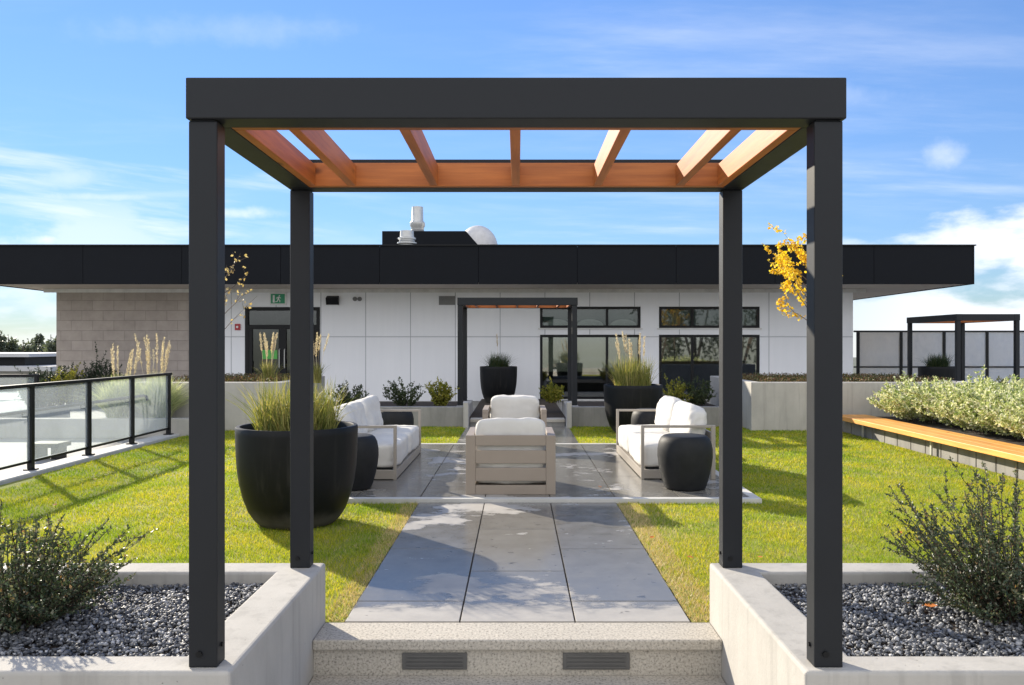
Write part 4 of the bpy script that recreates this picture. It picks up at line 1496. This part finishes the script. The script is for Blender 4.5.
# single clouds: (azimuth slope, elevation slope, half sizes)
u = mth(t, 'DIVIDE', X, mth(t, 'MAXIMUM', Yv, .05))
w_ = mth(t, 'DIVIDE', Z, mth(t, 'MAXIMUM', Yv, .05))
nf = noise(t, tc.outputs['Generated'], 22, 8, .62)
nfs = noise(t, mp2.outputs[0], 9, 8, .6)
acc = None
for (px, py, rx, ry, amp) in ((943, 153, 40, 32, .5), (235, 213, 85, 13, .9), (60, 178, 120, 22, .4), (45, 240, 70, 13, .9), (995, 236, 50, 24, .95), (110, 197, 150, 9, .55), (230, 30, 260, 30, .16), (760, 95, 300, 22, .2)):
    du = mth(t, 'DIVIDE', mth(t, 'SUBTRACT', u, (px - CX) / F), rx / F)
    dw = mth(t, 'DIVIDE', mth(t, 'SUBTRACT', w_, (CY - py) / F), ry / F)
    r2_ = mth(t, 'SQRT', mth(t, 'ADD', mth(t, 'MULTIPLY', du, du), mth(t, 'MULTIPLY', dw, dw)))
    fall = mth(t, 'SUBTRACT', 1., sstep(t, r2_, .0, 1.1))
    nn = mth(t, 'ADD', mth(t, 'MULTIPLY', nf, .55), mth(t, 'MULTIPLY', nfs, .45))
    c = mth(t, 'MULTIPLY', sstep(t, mth(t, 'ADD', nn, mth(t, 'MULTIPLY', fall, .42)), .62, 1.08), amp)
    acc = c if acc is None else mth(t, 'MAXIMUM', acc, c)
# thin level streaks low on the left
cs = t.nodes.new('ShaderNodeCombineXYZ')
t.links.new(mth(t, 'MULTIPLY', X, 2.2), cs.inputs[0])
t.links.new(mth(t, 'MULTIPLY', mth(t, 'MULTIPLY_ADD', X, .07, Z), 19), cs.inputs[1])
ns = noise(t, cs.outputs[0], 1.25, 9, .58)
stk = mth(t, 'MULTIPLY', sstep(t, ns, .47, .70), mth(t, 'MULTIPLY', sstep(t, Z, .05, .12), mth(t, 'SUBTRACT', 1., sstep(t, Z, .17, .27))))
stk = mth(t, 'MULTIPLY', stk, mth(t, 'MULTIPLY_ADD', sstep(t, mth(t, 'MULTIPLY', X, -1), .1, .4), .55, .12))
acc = mth(t, 'MAXIMUM', acc, stk)
acc = mth(t, 'MULTIPLY', acc, sstep(t, Yv, .0, .2))
cl = mth(t, 'MAXIMUM', mth(t, 'MAXIMUM', cir, cum), acc)
bw = t.nodes.new('ShaderNodeRGBToBW')
t.links.new(sky.outputs[0], bw.inputs[0])
cmp_ = mth(t, 'DIVIDE', 1.0, mth(t, 'MULTIPLY_ADD', bw.outputs[0], .16, 1.0))
vs = t.nodes.new('ShaderNodeVectorMath')
vs.operation = 'SCALE'
t.links.new(mixc(t, 1., sky.outputs[0], (.88, 1.01, 1.26), 'MULTIPLY'), vs.inputs[0])
t.links.new(cmp_, vs.inputs['Scale'])
skc = vs.outputs[0]
# unseen bright cloud bank added behind the camera to light the shaded fronts
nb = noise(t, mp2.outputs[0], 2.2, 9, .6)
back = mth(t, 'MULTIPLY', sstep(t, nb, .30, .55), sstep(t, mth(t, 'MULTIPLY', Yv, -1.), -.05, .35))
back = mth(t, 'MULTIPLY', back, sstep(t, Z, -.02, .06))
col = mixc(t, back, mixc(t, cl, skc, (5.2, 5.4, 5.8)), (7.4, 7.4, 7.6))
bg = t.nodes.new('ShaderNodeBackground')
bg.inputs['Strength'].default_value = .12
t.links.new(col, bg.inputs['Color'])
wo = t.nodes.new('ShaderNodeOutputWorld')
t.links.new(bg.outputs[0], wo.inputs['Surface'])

cam = bpy.data.cameras.new('camera')
cam.sensor_width = 36
cam.lens = F / 1024 * 36
cam.shift_x = -(CX - 512) / 1024
cam.shift_y = (CY - 342.5) / 1024
cam.clip_end = 3000
co = bpy.data.objects.new('camera', cam)
C.objects.link(co)
co.location = (0, 0, CH)
co.rotation_euler = (R(90), 0, 0)
sc = bpy.context.scene
sc.camera = co
sc.view_settings.view_transform = 'Standard'
sc.view_settings.look = 'None'
sc.view_settings.gamma = 1
sc.view_settings.exposure = .88
sc.cycles.max_bounces = 8
sc.cycles.transparent_max_bounces = 16
sc.cycles.sample_clamp_indirect = 6
try:
    sc.cycles.use_denoising = True
except Exception:
    pass
